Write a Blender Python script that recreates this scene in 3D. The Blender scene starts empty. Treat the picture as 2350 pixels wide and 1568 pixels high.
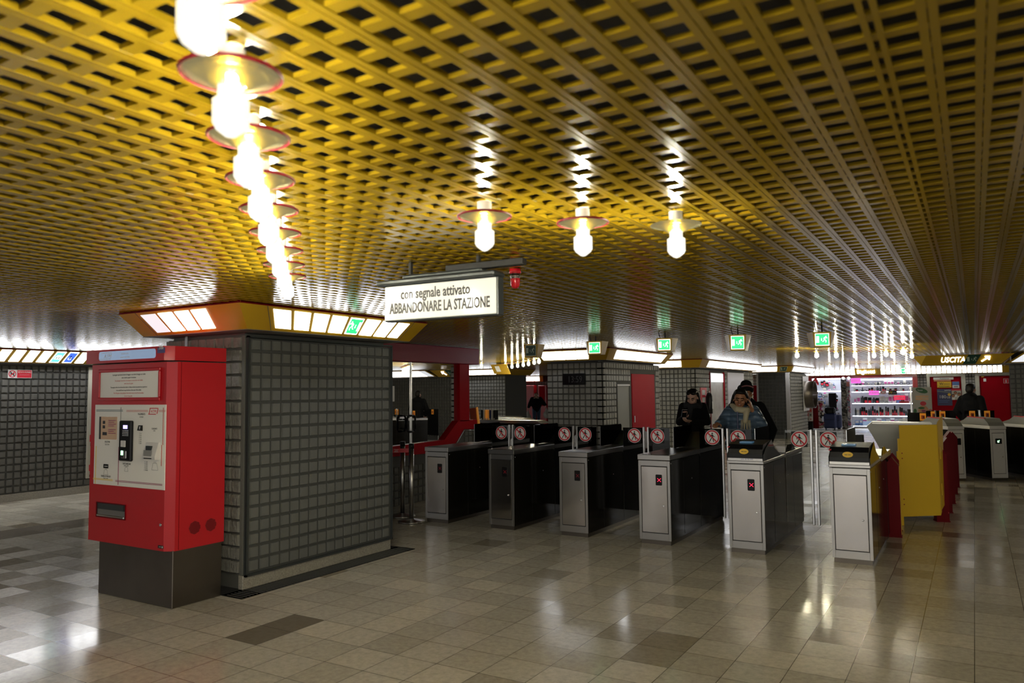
import bpy, math, random
import numpy as np
from mathutils import Vector, Matrix, Euler
random.seed(7)
C = bpy.context.scene
COL = C.collection
PI = math.pi

# ------------------------------------------------------------------ camera, world, exposure
F_PX, YAW, PITCH, ROLL, EYE = 1744.259, 0.544953, 0.0655600, -0.0109705, 1.6
_fw = Vector((-math.sin(YAW)*math.cos(PITCH), math.cos(YAW)*math.cos(PITCH), math.sin(PITCH)))
_rt = Vector((math.cos(YAW), math.sin(YAW), 0)); _up = _rt.cross(_fw)
RT = math.cos(ROLL)*_rt + math.sin(ROLL)*_up
UP = -math.sin(ROLL)*_rt + math.cos(ROLL)*_up
FW = _fw
cam = bpy.data.cameras.new('camera'); camo = bpy.data.objects.new('camera', cam); COL.objects.link(camo)
cm = Matrix.Identity(4)
for i in range(3):
    cm[i][0], cm[i][1], cm[i][2] = RT[i], UP[i], -FW[i]
cm[2][3] = EYE
camo.matrix_world = cm
cam.sensor_width = 36; cam.lens = F_PX/2350*36
cam.clip_start = .05; cam.clip_end = 200
cam.dof.use_dof = True; cam.dof.focus_distance = 9.0; cam.dof.aperture_fstop = 3.2
C.camera = camo
w = bpy.data.worlds.new('world'); C.world = w; w.use_nodes = True
w.node_tree.nodes['Background'].inputs[0].default_value = (.95, .93, .88, 1)
w.node_tree.nodes['Background'].inputs[1].default_value = .60
C.view_settings.view_transform = 'Standard'; C.view_settings.look = 'None'
C.view_settings.gamma = 1; C.view_settings.use_curve_mapping = False
C.view_settings.exposure = 1.25
C.cycles.max_bounces = 6; C.cycles.diffuse_bounces = 3; C.cycles.glossy_bounces = 3; C.cycles.transmission_bounces = 3; C.cycles.transparent_max_bounces = 10
C.cycles.caustics_reflective = False; C.cycles.caustics_refractive = False
LAMP_E, GLOBE_E, PANEL_E = 165.0, .5, 6.0

# ------------------------------------------------------------------ where a pixel of the 2350 x 1568 frame meets a plane of the room
def _ray(px, py):
    return RT*((px-1175)/F_PX) - UP*((py-784)/F_PX) + FW
def on_z(px, py, z=0.0):
    d = _ray(px, py); t = (z-EYE)/d.z; return (d.x*t, d.y*t)
def on_y(px, py, y):
    d = _ray(px, py); t = y/d.y; return (d.x*t, d.z*t+EYE)
def on_x(px, py, x):
    d = _ray(px, py); t = x/d.x; return (d.y*t, d.z*t+EYE)

# ------------------------------------------------------------------ materials
def mat(name, col, rough=.5, metal=0.0, spec=.5, emit=None, es=0.0, coat=0.0, bump=None, noise=None, alpha=None, aniso=0):
    m = bpy.data.materials.new(name); m.use_nodes = True
    nt = m.node_tree; b = nt.nodes['Principled BSDF']
    b.inputs['Base Color'].default_value = (*col, 1)
    b.inputs['Roughness'].default_value = rough
    b.inputs['Metallic'].default_value = metal
    b.inputs['Specular IOR Level'].default_value = spec
    b.inputs['Coat Weight'].default_value = coat
    b.inputs['Coat Roughness'].default_value = .08
    if emit:
        b.inputs['Emission Color'].default_value = (*emit, 1); b.inputs['Emission Strength'].default_value = es
    if noise or bump:
        tc = nt.nodes.new('ShaderNodeTexCoord')
    if noise:      # (scale, amount): colour variation
        n = nt.nodes.new('ShaderNodeTexNoise'); n.inputs['Scale'].default_value = noise[0]; n.inputs['Detail'].default_value = 5
        nt.links.new(tc.outputs['Object'], n.inputs['Vector'])
        mx = nt.nodes.new('ShaderNodeMix'); mx.data_type = 'RGBA'
        k = noise[1]
        mx.inputs[6].default_value = (*[c*(1-k) for c in col], 1); mx.inputs[7].default_value = (*[min(1, c*(1+k)) for c in col], 1)
        nt.links.new(n.outputs['Fac'], mx.inputs[0]); nt.links.new(mx.outputs[2], b.inputs['Base Color'])
    if bump:       # (scale xyz, strength, distance)
        mp = nt.nodes.new('ShaderNodeMapping'); mp.inputs['Scale'].default_value = bump[0]
        n = nt.nodes.new('ShaderNodeTexNoise'); n.inputs['Scale'].default_value = 1; n.inputs['Detail'].default_value = bump[3] if len(bump) > 3 else 2
        bp = nt.nodes.new('ShaderNodeBump'); bp.inputs['Strength'].default_value = bump[1]; bp.inputs['Distance'].default_value = bump[2]
        nt.links.new(tc.outputs['Object'], mp.inputs['Vector']); nt.links.new(mp.outputs[0], n.inputs['Vector'])
        nt.links.new(n.outputs['Fac'], bp.inputs['Height']); nt.links.new(bp.outputs[0], b.inputs['Normal'])
    return m
def glassy(name, tint, transp, rough=.02, glow=0.0):
    m = bpy.data.materials.new(name); m.use_nodes = True; nt = m.node_tree; nt.nodes.clear()
    out = nt.nodes.new('ShaderNodeOutputMaterial'); tr = nt.nodes.new('ShaderNodeBsdfTransparent'); tr.inputs[0].default_value = (*transp, 1)
    gl = nt.nodes.new('ShaderNodeBsdfGlossy'); gl.inputs['Roughness'].default_value = rough; gl.inputs[0].default_value = (*tint, 1)
    fr = nt.nodes.new('ShaderNodeFresnel'); fr.inputs[0].default_value = 1.5
    mx = nt.nodes.new('ShaderNodeMixShader')
    nt.links.new(fr.outputs[0], mx.inputs[0]); nt.links.new(tr.outputs[0], mx.inputs[1]); nt.links.new(gl.outputs[0], mx.inputs[2])
    last = mx
    if glow:
        em = nt.nodes.new('ShaderNodeEmission'); em.inputs[1].default_value = glow; em.inputs[0].default_value = (1, .96, .82, 1)
        ad = nt.nodes.new('ShaderNodeAddShader'); nt.links.new(mx.outputs[0], ad.inputs[0]); nt.links.new(em.outputs[0], ad.inputs[1]); last = ad
    nt.links.new(last.outputs[0], out.inputs[0])
    return m

M = {}
M['ceil'] = mat('ceiling_yellow', (.225, .146, .006), .17, 0, .36)
M['ceil_dark'] = mat('void_black', (.012, .010, .008), .9)
M['yellow'] = mat('yellow_enamel', (.46, .27, .008), .38, 0, .5)
M['yellow_gate'] = mat('yellow_gate_paint', (.85, .54, .035), .45, 0, .4)
M['soffit'] = mat('grey_soffit', (.16, .155, .15), .45, .2)
M['tile'] = mat('concrete_tile', (.14, .138, .125), .62, 0, .35, noise=(9, .28), bump=((60, 60, 60), .35, .004, 5))
M['tile_brightened'] = mat('brightened_concrete_tile', (.34, .34, .32), .62, 0, .35, noise=(9, .22), bump=((60, 60, 60), .35, .004, 5))  # concrete tile again, with missing lamp light put into a paler colour
M['tile_dark'] = mat('painted_tile', (.135, .140, .136), .42, 0, .45, noise=(7, .15), bump=((30, 30, 30), .25, .002, 4))
M['tile_rough'] = mat('split_face_tile', (.22, .215, .20), .75, 0, .3, noise=(12, .3), bump=((38, 38, 22), 1, .02, 6))
M['tile_black'] = mat('black_ribbed_tile', (.035, .036, .036), .45, 0, .4, noise=(7, .2))
M['grout'] = mat('grout_dark', (.095, .095, .09), .8)
M['grout_mid'] = mat('panel_grey', (.062, .066, .066), .5)  # backing grey, darkened for the shadow lines between the tiles
M['grout_light'] = mat('joint_grey', (.13, .13, .12), .8)
M['granite'] = mat('speckled_granite', (.33, .31, .27), .45, noise=(90, .6))
M['black'] = mat('black_plastic', (.007, .007, .008), .28, 0, .22)
M['rubber'] = mat('matt_black', (.012, .012, .012), .7)
M['steel'] = mat('brushed_steel', (.56, .53, .51), .20, 1, bump=((2.2, 2.2, .55), .55, .05, 1))
_b = M['steel'].node_tree.nodes['Principled BSDF']; _b.inputs['Anisotropic'].default_value = .6; _b.inputs['Roughness'].default_value = .17
_t = M['steel'].node_tree.nodes.new('ShaderNodeTangent'); _t.direction_type = 'RADIAL'; _t.axis = 'Z'; M['steel'].node_tree.links.new(_t.outputs[0], _b.inputs['Tangent'])
M['steel_side'] = mat('steel_dark_reflection', (.010, .009, .007), .12, 0, .18, bump=((1.2, 1.2, 1.2), .25, .02, 1))  # dark surroundings mirrored in the steel, put into a near-black base colour
M['steel_plain'] = mat('satin_steel', (.45, .44, .43), .3, 1)
M['steel_base'] = mat('worn_steel', (.17, .15, .13), .38, 1, noise=(3, .25), bump=((3, 3, .6), .2, .02, 2))
M['alu'] = mat('aluminium', (.78, .78, .80), .28, 1)
M['chrome'] = mat('chrome', (.8, .8, .8), .1, 1)
M['red'] = mat('red_enamel', (.50, .006, .014), .42, 0, .5, coat=.25)
M['red_booth'] = mat('booth_red', (.40, .005, .012), .45, 0, .05)
M['red_dark'] = mat('dark_red_paint', (.15, .002, .006), .45, 0, .12)
M['red_door'] = mat('red_door_paint', (.36, .004, .012), .45, 0, .04)
M['crimson'] = mat('crimson_enamel', (.30, .004, .03), .4, 0, .15)
M['white'] = mat('white_paint', (.66, .65, .65), .45)
M['panelwhite'] = mat('white_print', (.86, .85, .82), .4)
M['signwhite'] = mat('sign_acrylic', (.62, .62, .61), .12, 0, .5, emit=(1, 1, .96), es=.06, coat=.2)
M['ink'] = mat('black_ink', (.012, .012, .014), .5)
M['greyink'] = mat('grey_ink', (.25, .25, .25), .5)
M['redink'] = mat('red_ink', (.62, .02, .04), .5)
M['pinkink'] = mat('faded_red_ink', (.62, .22, .20), .5)
M['tealink'] = mat('teal_ink', (.05, .12, .16), .5)
M['yellowink'] = mat('yellow_ink', (.85, .62, .08), .5)
M['purpleink'] = mat('plum_ink', (.32, .06, .14), .5)
M['blueplate'] = mat('blue_plate', (.08, .07, .22), .4)
M['header'] = mat('header_film', (.20, .30, .45), .25, 0, .5, emit=(.5, .68, 1), es=.14, coat=.5)
M['panel'] = mat('lit_panel', (.9, .9, .9), .4, emit=(.96, .97, 1.0), es=PANEL_E)
M['panel_far'] = mat('lit_panel_far', (.9, .9, .9), .4, emit=(.96, .97, 1.0), es=3.0)
M['panel_dim'] = mat('dim_panel', (.55, .55, .54), .35, emit=(.9, .93, 1.0), es=.35)
M['panel_mid'] = mat('half_lit_panel', (.7, .7, .7), .35, emit=(.95, .97, 1.0), es=2.5)
M['green_lit'] = mat('green_lit', (.03, .35, .16), .4, emit=(.02, .42, .13), es=1.0)
M['green_off'] = mat('green_unlit', (.006, .05, .035), .4)
M['pict_lit'] = mat('pictogram_lit', (.8, .9, .8), .4, emit=(.85, 1, .85), es=1.5)
M['pict_off'] = mat('pictogram_unlit', (.45, .55, .48), .4)
M['cyan_lit'] = mat('cyan_lit', (.1, .5, .6), .4, emit=(.08, .60, .75), es=1.2)
M['blue_lit'] = mat('blue_lit', (.02, .06, .45), .4, emit=(.03, .08, .70), es=1.1)
M['letters_lit'] = mat('letters_lit', (.9, .9, .9), .4, emit=(1, 1, 1), es=2.2)
M['lamp'] = mat('lamp_tube', (.9, .9, .9), .4, emit=(1, .95, .80), es=LAMP_E)
M['globe'] = glassy('lamp_globe', (1, 1, 1), (.97, .95, .88), .05, GLOBE_E)
M['disc'] = glassy('lamp_disc', (.9, .8, .4), (.90, .86, .50), .25, .03)
M['disc_rim'] = mat('lamp_rim', (.16, .003, .012), .4)
M['glass'] = glassy('clear_glass', (.9, .9, .9), (.80, .80, .76), .01)
M['glass_dark'] = glassy('smoked_glass', (.5, .5, .5), (.10, .09, .07), .02)
M['glass_booth'] = glassy('booth_glass', (.8, .8, .8), (.30, .32, .34), .01)
M['led_red'] = mat('led_red', (.6, .01, .03), .4, emit=(1, .02, .07), es=1.0)
M['led_red_dim'] = mat('led_red_dim', (.06, .005, .005), .4, emit=(1, .02, .05), es=.035)
M['led_green'] = mat('led_green', (.3, 1, .5), .4, emit=(.35, 1, .45), es=1.8)
M['led_violet'] = mat('violet_screen', (.4, .35, .9), .4, emit=(.45, .38, 1), es=.9)
M['screen'] = mat('brown_screen', (.20, .13, .08), .25, emit=(.55, .36, .22), es=.10, coat=.5)
M['screen_blue'] = mat('dark_blue_screen', (.02, .05, .09), .15, emit=(.1, .25, .4), es=.12)
M['sticker'] = mat('yellow_sticker', (.80, .50, .03), .45)
M['orange'] = mat('orange_sticker', (.75, .26, .02), .45, emit=(1, .4, .05), es=.06)
M['siren'] = mat('siren_red', (.55, .01, .02), .2, coat=.5)
M['grey_metal'] = mat('slate_metal', (.075, .085, .09), .3, .6)
M['hood_pale'] = mat('pale_hood', (.30, .30, .28), .38, .3)
M['roundel_white'] = mat('roundel_white', (.88, .86, .87), .4)
M['greydoor'] = mat('grey_door', (.24, .24, .22), .5)
M['grille'] = mat('red_perforated', (.20, .004, .008), .6)
M['wood'] = mat('orange_board', (.40, .07, .03), .5)
M['marble'] = mat('pale_marble', (.50, .50, .42), .25, noise=(5, .3), coat=.3)
M['lilac'] = mat('pale_lilac_panel', (.62, .60, .66), .35)
M['skin_light'] = mat('skin_light', (.60, .36, .27), .5)
M['skin_brown'] = mat('skin_brown', (.38, .17, .085), .45)
M['hair'] = mat('black_hair', (.008, .006, .005), .5, 0, .25, bump=((60, 60, 8), .5, .003, 3))
M['coat_black'] = mat('black_wool', (.007, .007, .008), .9, 0, .12)
M['coat_blue'] = mat('slate_blue_padding', (.085, .135, .21), .42, bump=((14, 14, 26), .35, .012, 2))
M['scarf'] = mat('cream_knit', (.50, .44, .30), .8, bump=((90, 90, 90), .6, .004, 3))
M['scarf_grey'] = mat('charcoal_knit', (.018, .018, .022), .9)
M['jeans'] = mat('blue_denim', (.06, .10, .18), .75)
M['bag_white'] = mat('white_carrier_bag', (.62, .60, .58), .5, bump=((20, 20, 20), .6, .01, 3))
M['pinkband'] = mat('pink_band', (.35, .14, .15), .6)
M['lips'] = mat('lips', (.26, .06, .055), .4)
M['eye'] = mat('eye_dark', (.01, .008, .007), .3)
M['teeth'] = mat('teeth', (.5, .46, .40), .4)
M['suitcase'] = mat('navy_suitcase', (.020, .035, .13), .5)
M['shoplight'] = mat('shop_strip', (.9, .9, .9), .4, emit=(.86, .90, 1), es=3.5)
M['shopwall'] = mat('shop_wall', (.75, .77, .82), .5)
M['magenta'] = mat('magenta_sign', (.6, .10, .45), .5, emit=(.8, .12, .6), es=.5)
M['magenta_print'] = mat('magenta_print', (.45, .08, .25), .5)
M['redsign'] = mat('red_sign', (.6, .02, .08), .5, emit=(.8, .02, .08), es=.4)
M['navy'] = mat('navy_print', (.015, .02, .10), .35)
M['skyblue'] = mat('blue_print', (.10, .20, .45), .5)
M['cream'] = mat('cream_print', (.50, .48, .40), .45)
M['green'] = mat('leaf_green', (.02, .13, .03), .5)
M['peach'] = mat('peach_print', (.60, .30, .16), .5)
M['blind'] = mat('dark_blinds', (.020, .020, .020), .6)

def add_seams(m, scale, dist):
    nt = m.node_tree; b = nt.nodes['Principled BSDF']; tc = nt.nodes.new('ShaderNodeTexCoord'); wv = nt.nodes.new('ShaderNodeTexWave'); wv.bands_direction = 'Z'; wv.inputs['Scale'].default_value = scale; wv.inputs['Distortion'].default_value = 1.2; wv.inputs['Detail Scale'].default_value = 1.5
    pw = nt.nodes.new('ShaderNodeMath'); pw.operation = 'POWER'; pw.inputs[1].default_value = .35; bp = nt.nodes.new('ShaderNodeBump'); bp.inputs['Strength'].default_value = 1; bp.inputs['Distance'].default_value = dist
    nt.links.new(tc.outputs['Object'], wv.inputs['Vector']); nt.links.new(wv.outputs['Fac'], pw.inputs[0]); nt.links.new(pw.outputs[0], bp.inputs['Height']); nt.links.new(bp.outputs[0], b.inputs['Normal'])
add_seams(M['coat_blue'], 4.2, .014)
def floor_material():
    m = bpy.data.materials.new('limestone_tiles'); m.use_nodes = True; nt = m.node_tree; b = nt.nodes['Principled BSDF']; L = nt.links.new
    N = nt.nodes.new
    tc = N('ShaderNodeTexCoord'); mp = N('ShaderNodeMapping'); mp.inputs['Scale'].default_value = (1/.302, 1/.302, 1)
    mp.inputs['Location'].default_value = (1.88/.302, -2.787/.302, 0)
    L(tc.outputs['Object'], mp.inputs[0])
    sep = N('ShaderNodeSeparateXYZ'); L(mp.outputs[0], sep.inputs[0])
    def mth(op, a, b_=None, v=None):
        n = N('ShaderNodeMath'); n.operation = op; L(a, n.inputs[0])
        if b_ is not None: L(b_, n.inputs[1])
        if v is not None: n.inputs[1].default_value = v
        return n.outputs[0]
    fx, fy = mth('FRACT', sep.outputs[0]), mth('FRACT', sep.outputs[1])
    dx = mth('ABSOLUTE', mth('SUBTRACT', fx, v=.5)); dy = mth('ABSOLUTE', mth('SUBTRACT', fy, v=.5))
    gm = mth('MAXIMUM', dx, dy); joint = mth('GREATER_THAN', gm, v=.4935)
    cx, cy = mth('FLOOR', sep.outputs[0]), mth('FLOOR', sep.outputs[1])
    cmb = N('ShaderNodeCombineXYZ'); L(cx, cmb.inputs[0]); L(cy, cmb.inputs[1])
    wn = N('ShaderNodeTexWhiteNoise'); wn.noise_dimensions = '2D'; L(cmb.outputs[0], wn.inputs['Vector'])
    cr = N('ShaderNodeValToRGB'); L(wn.outputs['Value'], cr.inputs[0])
    e = cr.color_ramp.elements
    e[0].position = 0; e[0].color = (.34, .29, .21, 1); e[1].position = 1; e[1].color = (.68, .62, .50, 1)
    for p, c in ((.02, (.40, .35, .26, 1)), (.06, (.52, .47, .365, 1)), (.6, (.60, .545, .43, 1))):
        q = cr.color_ramp.elements.new(p); q.color = (c[0]*1.02, c[1]*1.04, c[2]*1.10, 1)
    nz = N('ShaderNodeTexNoise'); nz.inputs['Scale'].default_value = 22; nz.inputs['Detail'].default_value = 8; nz.inputs['Roughness'].default_value = .75
    L(tc.outputs['Object'], nz.inputs['Vector'])
    cr2 = N('ShaderNodeValToRGB'); L(nz.outputs['Fac'], cr2.inputs[0])
    cr2.color_ramp.elements[0].position = .32; cr2.color_ramp.elements[0].color = (.55, .53, .5, 1)
    cr2.color_ramp.elements[1].position = .6; cr2.color_ramp.elements[1].color = (1.04, 1.03, 1, 1)
    mul = N('ShaderNodeMix'); mul.data_type = 'RGBA'; mul.blend_type = 'MULTIPLY'; mul.inputs[0].default_value = .6
    L(cr.outputs[0], mul.inputs[6]); L(cr2.outputs[0], mul.inputs[7])
    # inlaid dark band of tiles in front of the far side wall and the two darker replacement tiles
    sx = N('ShaderNodeSeparateXYZ'); L(tc.outputs['Object'], sx.inputs[0])
    def rng(o, a, b_):
        return mth('MULTIPLY', mth('GREATER_THAN', o, v=a), mth('LESS_THAN', o, v=b_))
    band = rng(sx.outputs[0], -10.03, -9.43)
    pt = mth('MULTIPLY', rng(sx.outputs[0], -4.298, -3.996), rng(sx.outputs[1], 3.391, 3.995))
    fac = mth('MAXIMUM', band, pt)
    fac = mth('MULTIPLY', fac, v=.8)
    dk = N('ShaderNodeMix'); dk.data_type = 'RGBA'; dk.inputs[7].default_value = (.135, .105, .07, 1); L(fac, dk.inputs[0]); L(mul.outputs[2], dk.inputs[6])
    jm = N('ShaderNodeMix'); jm.data_type = 'RGBA'; jm.inputs[7].default_value = (.07, .058, .04, 1); L(joint, jm.inputs[0]); L(dk.outputs[2], jm.inputs[6])
    L(jm.outputs[2], b.inputs['Base Color'])
    rr = N('ShaderNodeMapRange'); L(wn.outputs['Value'], rr.inputs[0]); rr.inputs[3].default_value = .13; rr.inputs[4].default_value = .24
    L(rr.outputs[0], b.inputs['Roughness']); b.inputs['Specular IOR Level'].default_value = .5
    # every slab lies at a slightly different tilt
    wc = N('ShaderNodeTexWhiteNoise'); wc.noise_dimensions = '2D'; L(cmb.outputs[0], wc.inputs['Vector'])
    sb = N('ShaderNodeVectorMath'); sb.operation = 'SUBTRACT'; L(wc.outputs['Color'], sb.inputs[0]); sb.inputs[1].default_value = (.5, .5, .5)
    sc = N('ShaderNodeVectorMath'); sc.operation = 'SCALE'; L(sb.outputs[0], sc.inputs[0]); sc.inputs['Scale'].default_value = .005
    ge = N('ShaderNodeNewGeometry'); ad = N('ShaderNodeVectorMath'); ad.operation = 'ADD'; L(ge.outputs['Normal'], ad.inputs[0]); L(sc.outputs[0], ad.inputs[1])
    nm = N('ShaderNodeVectorMath'); nm.operation = 'NORMALIZE'; L(ad.outputs[0], nm.inputs[0]); L(nm.outputs[0], b.inputs['Normal'])
    return m
M['floor'] = floor_material()

# ------------------------------------------------------------------ mesh builder
class MB:
    def __init__(s): s.v = []; s.f = []; s.m = []; s.mats = []; s.sm = []
    def mi(s, m):
        m = M[m] if isinstance(m, str) else m
        if m not in s.mats: s.mats.append(m)
        return s.mats.index(m)
    def add(s, vs, fs, m, smooth=False, mx=None):
        o = len(s.v); k = s.mi(m)
        for p in vs:
            p = Vector(p)
            s.v.append(tuple(mx @ p) if mx else tuple(p))
        for f in fs: s.f.append([i+o for i in f]); s.m.append(k); s.sm.append(smooth)
        return s
    def box(s, a, b, m, mx=None):
        x0, y0, z0 = a; x1, y1, z1 = b
        x0, x1 = min(x0, x1), max(x0, x1); y0, y1 = min(y0, y1), max(y0, y1); z0, z1 = min(z0, z1), max(z0, z1)
        return s.add([(x0,y0,z0),(x1,y0,z0),(x1,y1,z0),(x0,y1,z0),(x0,y0,z1),(x1,y0,z1),(x1,y1,z1),(x0,y1,z1)],
                     [(0,3,2,1),(4,5,6,7),(0,1,5,4),(1,2,6,5),(2,3,7,6),(3,0,4,7)], m, False, mx)
    def bbox(s, a, b, m, r=.006, mx=None):       # box with chamfered edges
        x0, y0, z0 = [min(p, q) for p, q in zip(a, b)]; x1, y1, z1 = [max(p, q) for p, q in zip(a, b)]
        r = min(r, (x1-x0)/2.01, (y1-y0)/2.01, (z1-z0)/2.01)
        vs = []; idx = {}
        for ix, X in enumerate((x0, x1)):
            for iy, Y in enumerate((y0, y1)):
                for iz, Z in enumerate((z0, z1)):
                    sx, sy, sz = (r, -r)[ix], (r, -r)[iy], (r, -r)[iz]
                    for ax, p in (('x', (X, Y+sy, Z+sz)), ('y', (X+sx, Y, Z+sz)), ('z', (X+sx, Y+sy, Z))):
                        idx[(ix, iy, iz, ax)] = len(vs); vs.append(p)
        I = idx; fs = []
        for a_ in (0, 1):
            fs.append([I[(a_, 0, 0, 'x')], I[(a_, 0, 1, 'x')], I[(a_, 1, 1, 'x')], I[(a_, 1, 0, 'x')]][::(1 if a_ == 0 else -1)])
            fs.append([I[(0, a_, 0, 'y')], I[(1, a_, 0, 'y')], I[(1, a_, 1, 'y')], I[(0, a_, 1, 'y')]][::(1 if a_ == 0 else -1)])
            fs.append([I[(0, 0, a_, 'z')], I[(0, 1, a_, 'z')], I[(1, 1, a_, 'z')], I[(1, 0, a_, 'z')]][::(1 if a_ == 0 else -1)])
        for a_ in (0, 1):
            for c_ in (0, 1):
                f = [I[(a_, c_, 0, 'x')], I[(a_, c_, 0, 'y')], I[(a_, c_, 1, 'y')], I[(a_, c_, 1, 'x')]]; fs.append(f if a_ == c_ else f[::-1])
                f = [I[(a_, 0, c_, 'x')], I[(a_, 1, c_, 'x')], I[(a_, 1, c_, 'z')], I[(a_, 0, c_, 'z')]]; fs.append(f if a_ == c_ else f[::-1])
                f = [I[(0, a_, c_, 'y')], I[(0, a_, c_, 'z')], I[(1, a_, c_, 'z')], I[(1, a_, c_, 'y')]]; fs.append(f if a_ == c_ else f[::-1])
                for d_ in (0, 1):
                    f = [I[(a_, c_, d_, 'x')], I[(a_, c_, d_, 'z')], I[(a_, c_, d_, 'y')]]; fs.append(f if (a_+c_+d_) % 2 == 0 else f[::-1])
        return s.add(vs, fs, m, False, mx)
    def prism(s, pts, d, m, mx=None, smooth=False):
        """pts: closed polygon of 3D points; d: extrusion vector"""
        n = len(pts); d = Vector(d); a = [Vector(p) for p in pts]
        vs = a + [p+d for p in a]
        fs = [list(range(n))[::-1], [i+n for i in range(n)]] + [(i, (i+1) % n, (i+1) % n+n, i+n) for i in range(n)]
        return s.add(vs, fs, m, smooth, mx)
    def lathe(s, prof, m, n=24, mx=None, smooth=True, cap=False):
        """prof: [(r,z)...] round the z axis"""
        vs = []; fs = []
        for r, z in prof:
            for i in range(n):
                a = 2*PI*i/n; vs.append((r*math.cos(a), r*math.sin(a), z))
        for j in range(len(prof)-1):
            for i in range(n):
                k = (i+1) % n; fs.append((j*n+i, j*n+k, (j+1)*n+k, (j+1)*n+i))
        if cap: fs.append(tuple(range(n))[::-1]); fs.append(tuple((len(prof)-1)*n+i for i in range(n)))
        return s.add(vs, fs, m, smooth, mx)
    def tube(s, p0, p1, r0, m, r1=None, n=12, cap=True):
        p0, p1 = Vector(p0), Vector(p1); r1 = r0 if r1 is None else r1
        d = p1-p0; q = d.to_track_quat('Z', 'Y').to_matrix().to_4x4(); q.translation = p0
        return s.lathe([(r0, 0), (r1, d.length)], m, n, q, True, cap)
    def ball(s, c, r, m, n=16, mx=None):
        rx, ry, rz = r if isinstance(r, (tuple, list)) else (r, r, r)
        vs = []; fs = []; k = n//2
        for j in range(k+1):
            t = PI*j/k
            for i in range(n):
                a = 2*PI*i/n
                vs.append((c[0]+rx*math.sin(t)*math.cos(a), c[1]+ry*math.sin(t)*math.sin(a), c[2]+rz*math.cos(t)))
        for j in range(k):
            for i in range(n):
                q = (i+1) % n; fs.append((j*n+i, (j+1)*n+i, (j+1)*n+q, j*n+q))
        return s.add(vs, fs, m, True, mx)
    def disc(s, r, m, mx, n=28, t=.0015, r_in=None):
        if r_in is None:
            return s.prism([(r*math.cos(2*PI*i/n), r*math.sin(2*PI*i/n), 0) for i in range(n)], (0, 0, t), m, mx)
        return s.lathe([(r_in, 0), (r, 0), (r, t), (r_in, t), (r_in, 0)], m, n, mx, False)
    def text(s, body, size, m, mx, sx=1.0, t=.001, align='CENTER', shear=0, bold=0):
        c = bpy.data.curves.new('t', 'FONT'); c.body = body; c.size = size; c.extrude = t; c.align_x = align; c.resolution_u = 2
        c.shear = shear; c.offset = bold
        o = bpy.data.objects.new('t', c); me = bpy.data.meshes.new_from_object(o)
        s.add([(v.co.x*sx, v.co.y, v.co.z) for v in me.vertices], [list(p.vertices) for p in me.polygons], m, False, mx)
        bpy.data.objects.remove(o); bpy.data.meshes.remove(me); bpy.data.curves.remove(c)
        return s
    def build(s, name, parent=None, label=None, loc=None):
        me = bpy.data.meshes.new(name); me.from_pydata(s.v, [], s.f)
        for m in s.mats: me.materials.append(m)
        me.polygons.foreach_set('material_index', s.m); me.polygons.foreach_set('use_smooth', s.sm); me.update()
        o = bpy.data.objects.new(name, me); COL.objects.link(o)
        if parent: o.parent = parent
        if label: o['label'] = label
        if loc: o.location = loc
        return o

def thing(name, label, cat, loc=(0, 0, 0), rz=0.0, group=None):
    o = bpy.data.objects.new(name, None); COL.objects.link(o); o.empty_display_size = .1
    o.location = loc; o.rotation_euler = (0, 0, rz); o['label'] = label; o['category'] = cat
    if group: o['group'] = group
    return o
def tag(o, label, cat, group=None, kind=None):
    o['label'] = label; o['category'] = cat
    if group: o['group'] = group
    if kind: o['kind'] = kind
    return o
def struct(o, label=None):
    o['kind'] = 'structure'
    if label: o['label'] = label
    return o
def dup(src, loc, rz=None, label=None, group=None):
    r = src.copy(); COL.objects.link(r); r.location = loc
    if rz is not None: r.rotation_euler = (0, 0, rz)
    if label: r['label'] = label
    if group: r['group'] = group
    for ch in list(src.children):
        c = ch.copy(); COL.objects.link(c); c.parent = r
        for g in list(ch.children):
            d = g.copy(); COL.objects.link(d); d.parent = c
    return r
def frame_mx(o, u, v):
    """matrix whose x axis is u, y axis is v, z axis u x v, at o"""
    u = Vector(u).normalized(); v = Vector(v).normalized(); n = u.cross(v).normalized(); v = n.cross(u)
    m = Matrix.Identity(4)
    for i in range(3): m[i][0], m[i][1], m[i][2], m[i][3] = u[i], v[i], n[i], o[i]
    return m
def face_mx(x, y, z):            # lies on a face turned to -Y: x right, y up, z out
    return frame_mx((x, y, z), (1, 0, 0), (0, 0, 1))
CEIL, FZ0, FZ1 = 2.32, 2.12, 2.305

# ------------------------------------------------------------------ floor and ceiling
mb = MB(); mb.add([(-40, -6, 0), (12, -6, 0), (12, 50, 0), (-40, 50, 0)], [(0, 1, 2, 3)], 'floor')
mb.box((-40, -6, -.1), (12, 50, -.002), 'grout'); struct(mb.build('floor'), 'polished beige limestone tile floor')
mb = MB()
P = .098
x = -.242 - P*330
while x < 9:
    g_ = .0055 if abs(x+.144) < .03 else .0012
    mb.box((x-.0185, -4, CEIL), (x-g_, 42, CEIL+.015), 'ceil'); mb.box((x+g_, -4, CEIL), (x+.0185, 42, CEIL+.015), 'ceil')
    x += P
y = 1.70 - P*55
while y < 42:
    mb.box((-32.5, y-.0160, CEIL+.002), (9, y+.0160, CEIL+.014), 'ceil'); y += P
struct(mb.build('ceiling'), 'yellow metal egg-crate ceiling grid with dark openings')
mb = MB(); mb.box((-40, -6, 3.0), (12, 50, 3.1), 'ceil_dark'); struct(mb.build('ceiling_slab'), 'black slab above the ceiling grid')

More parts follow.
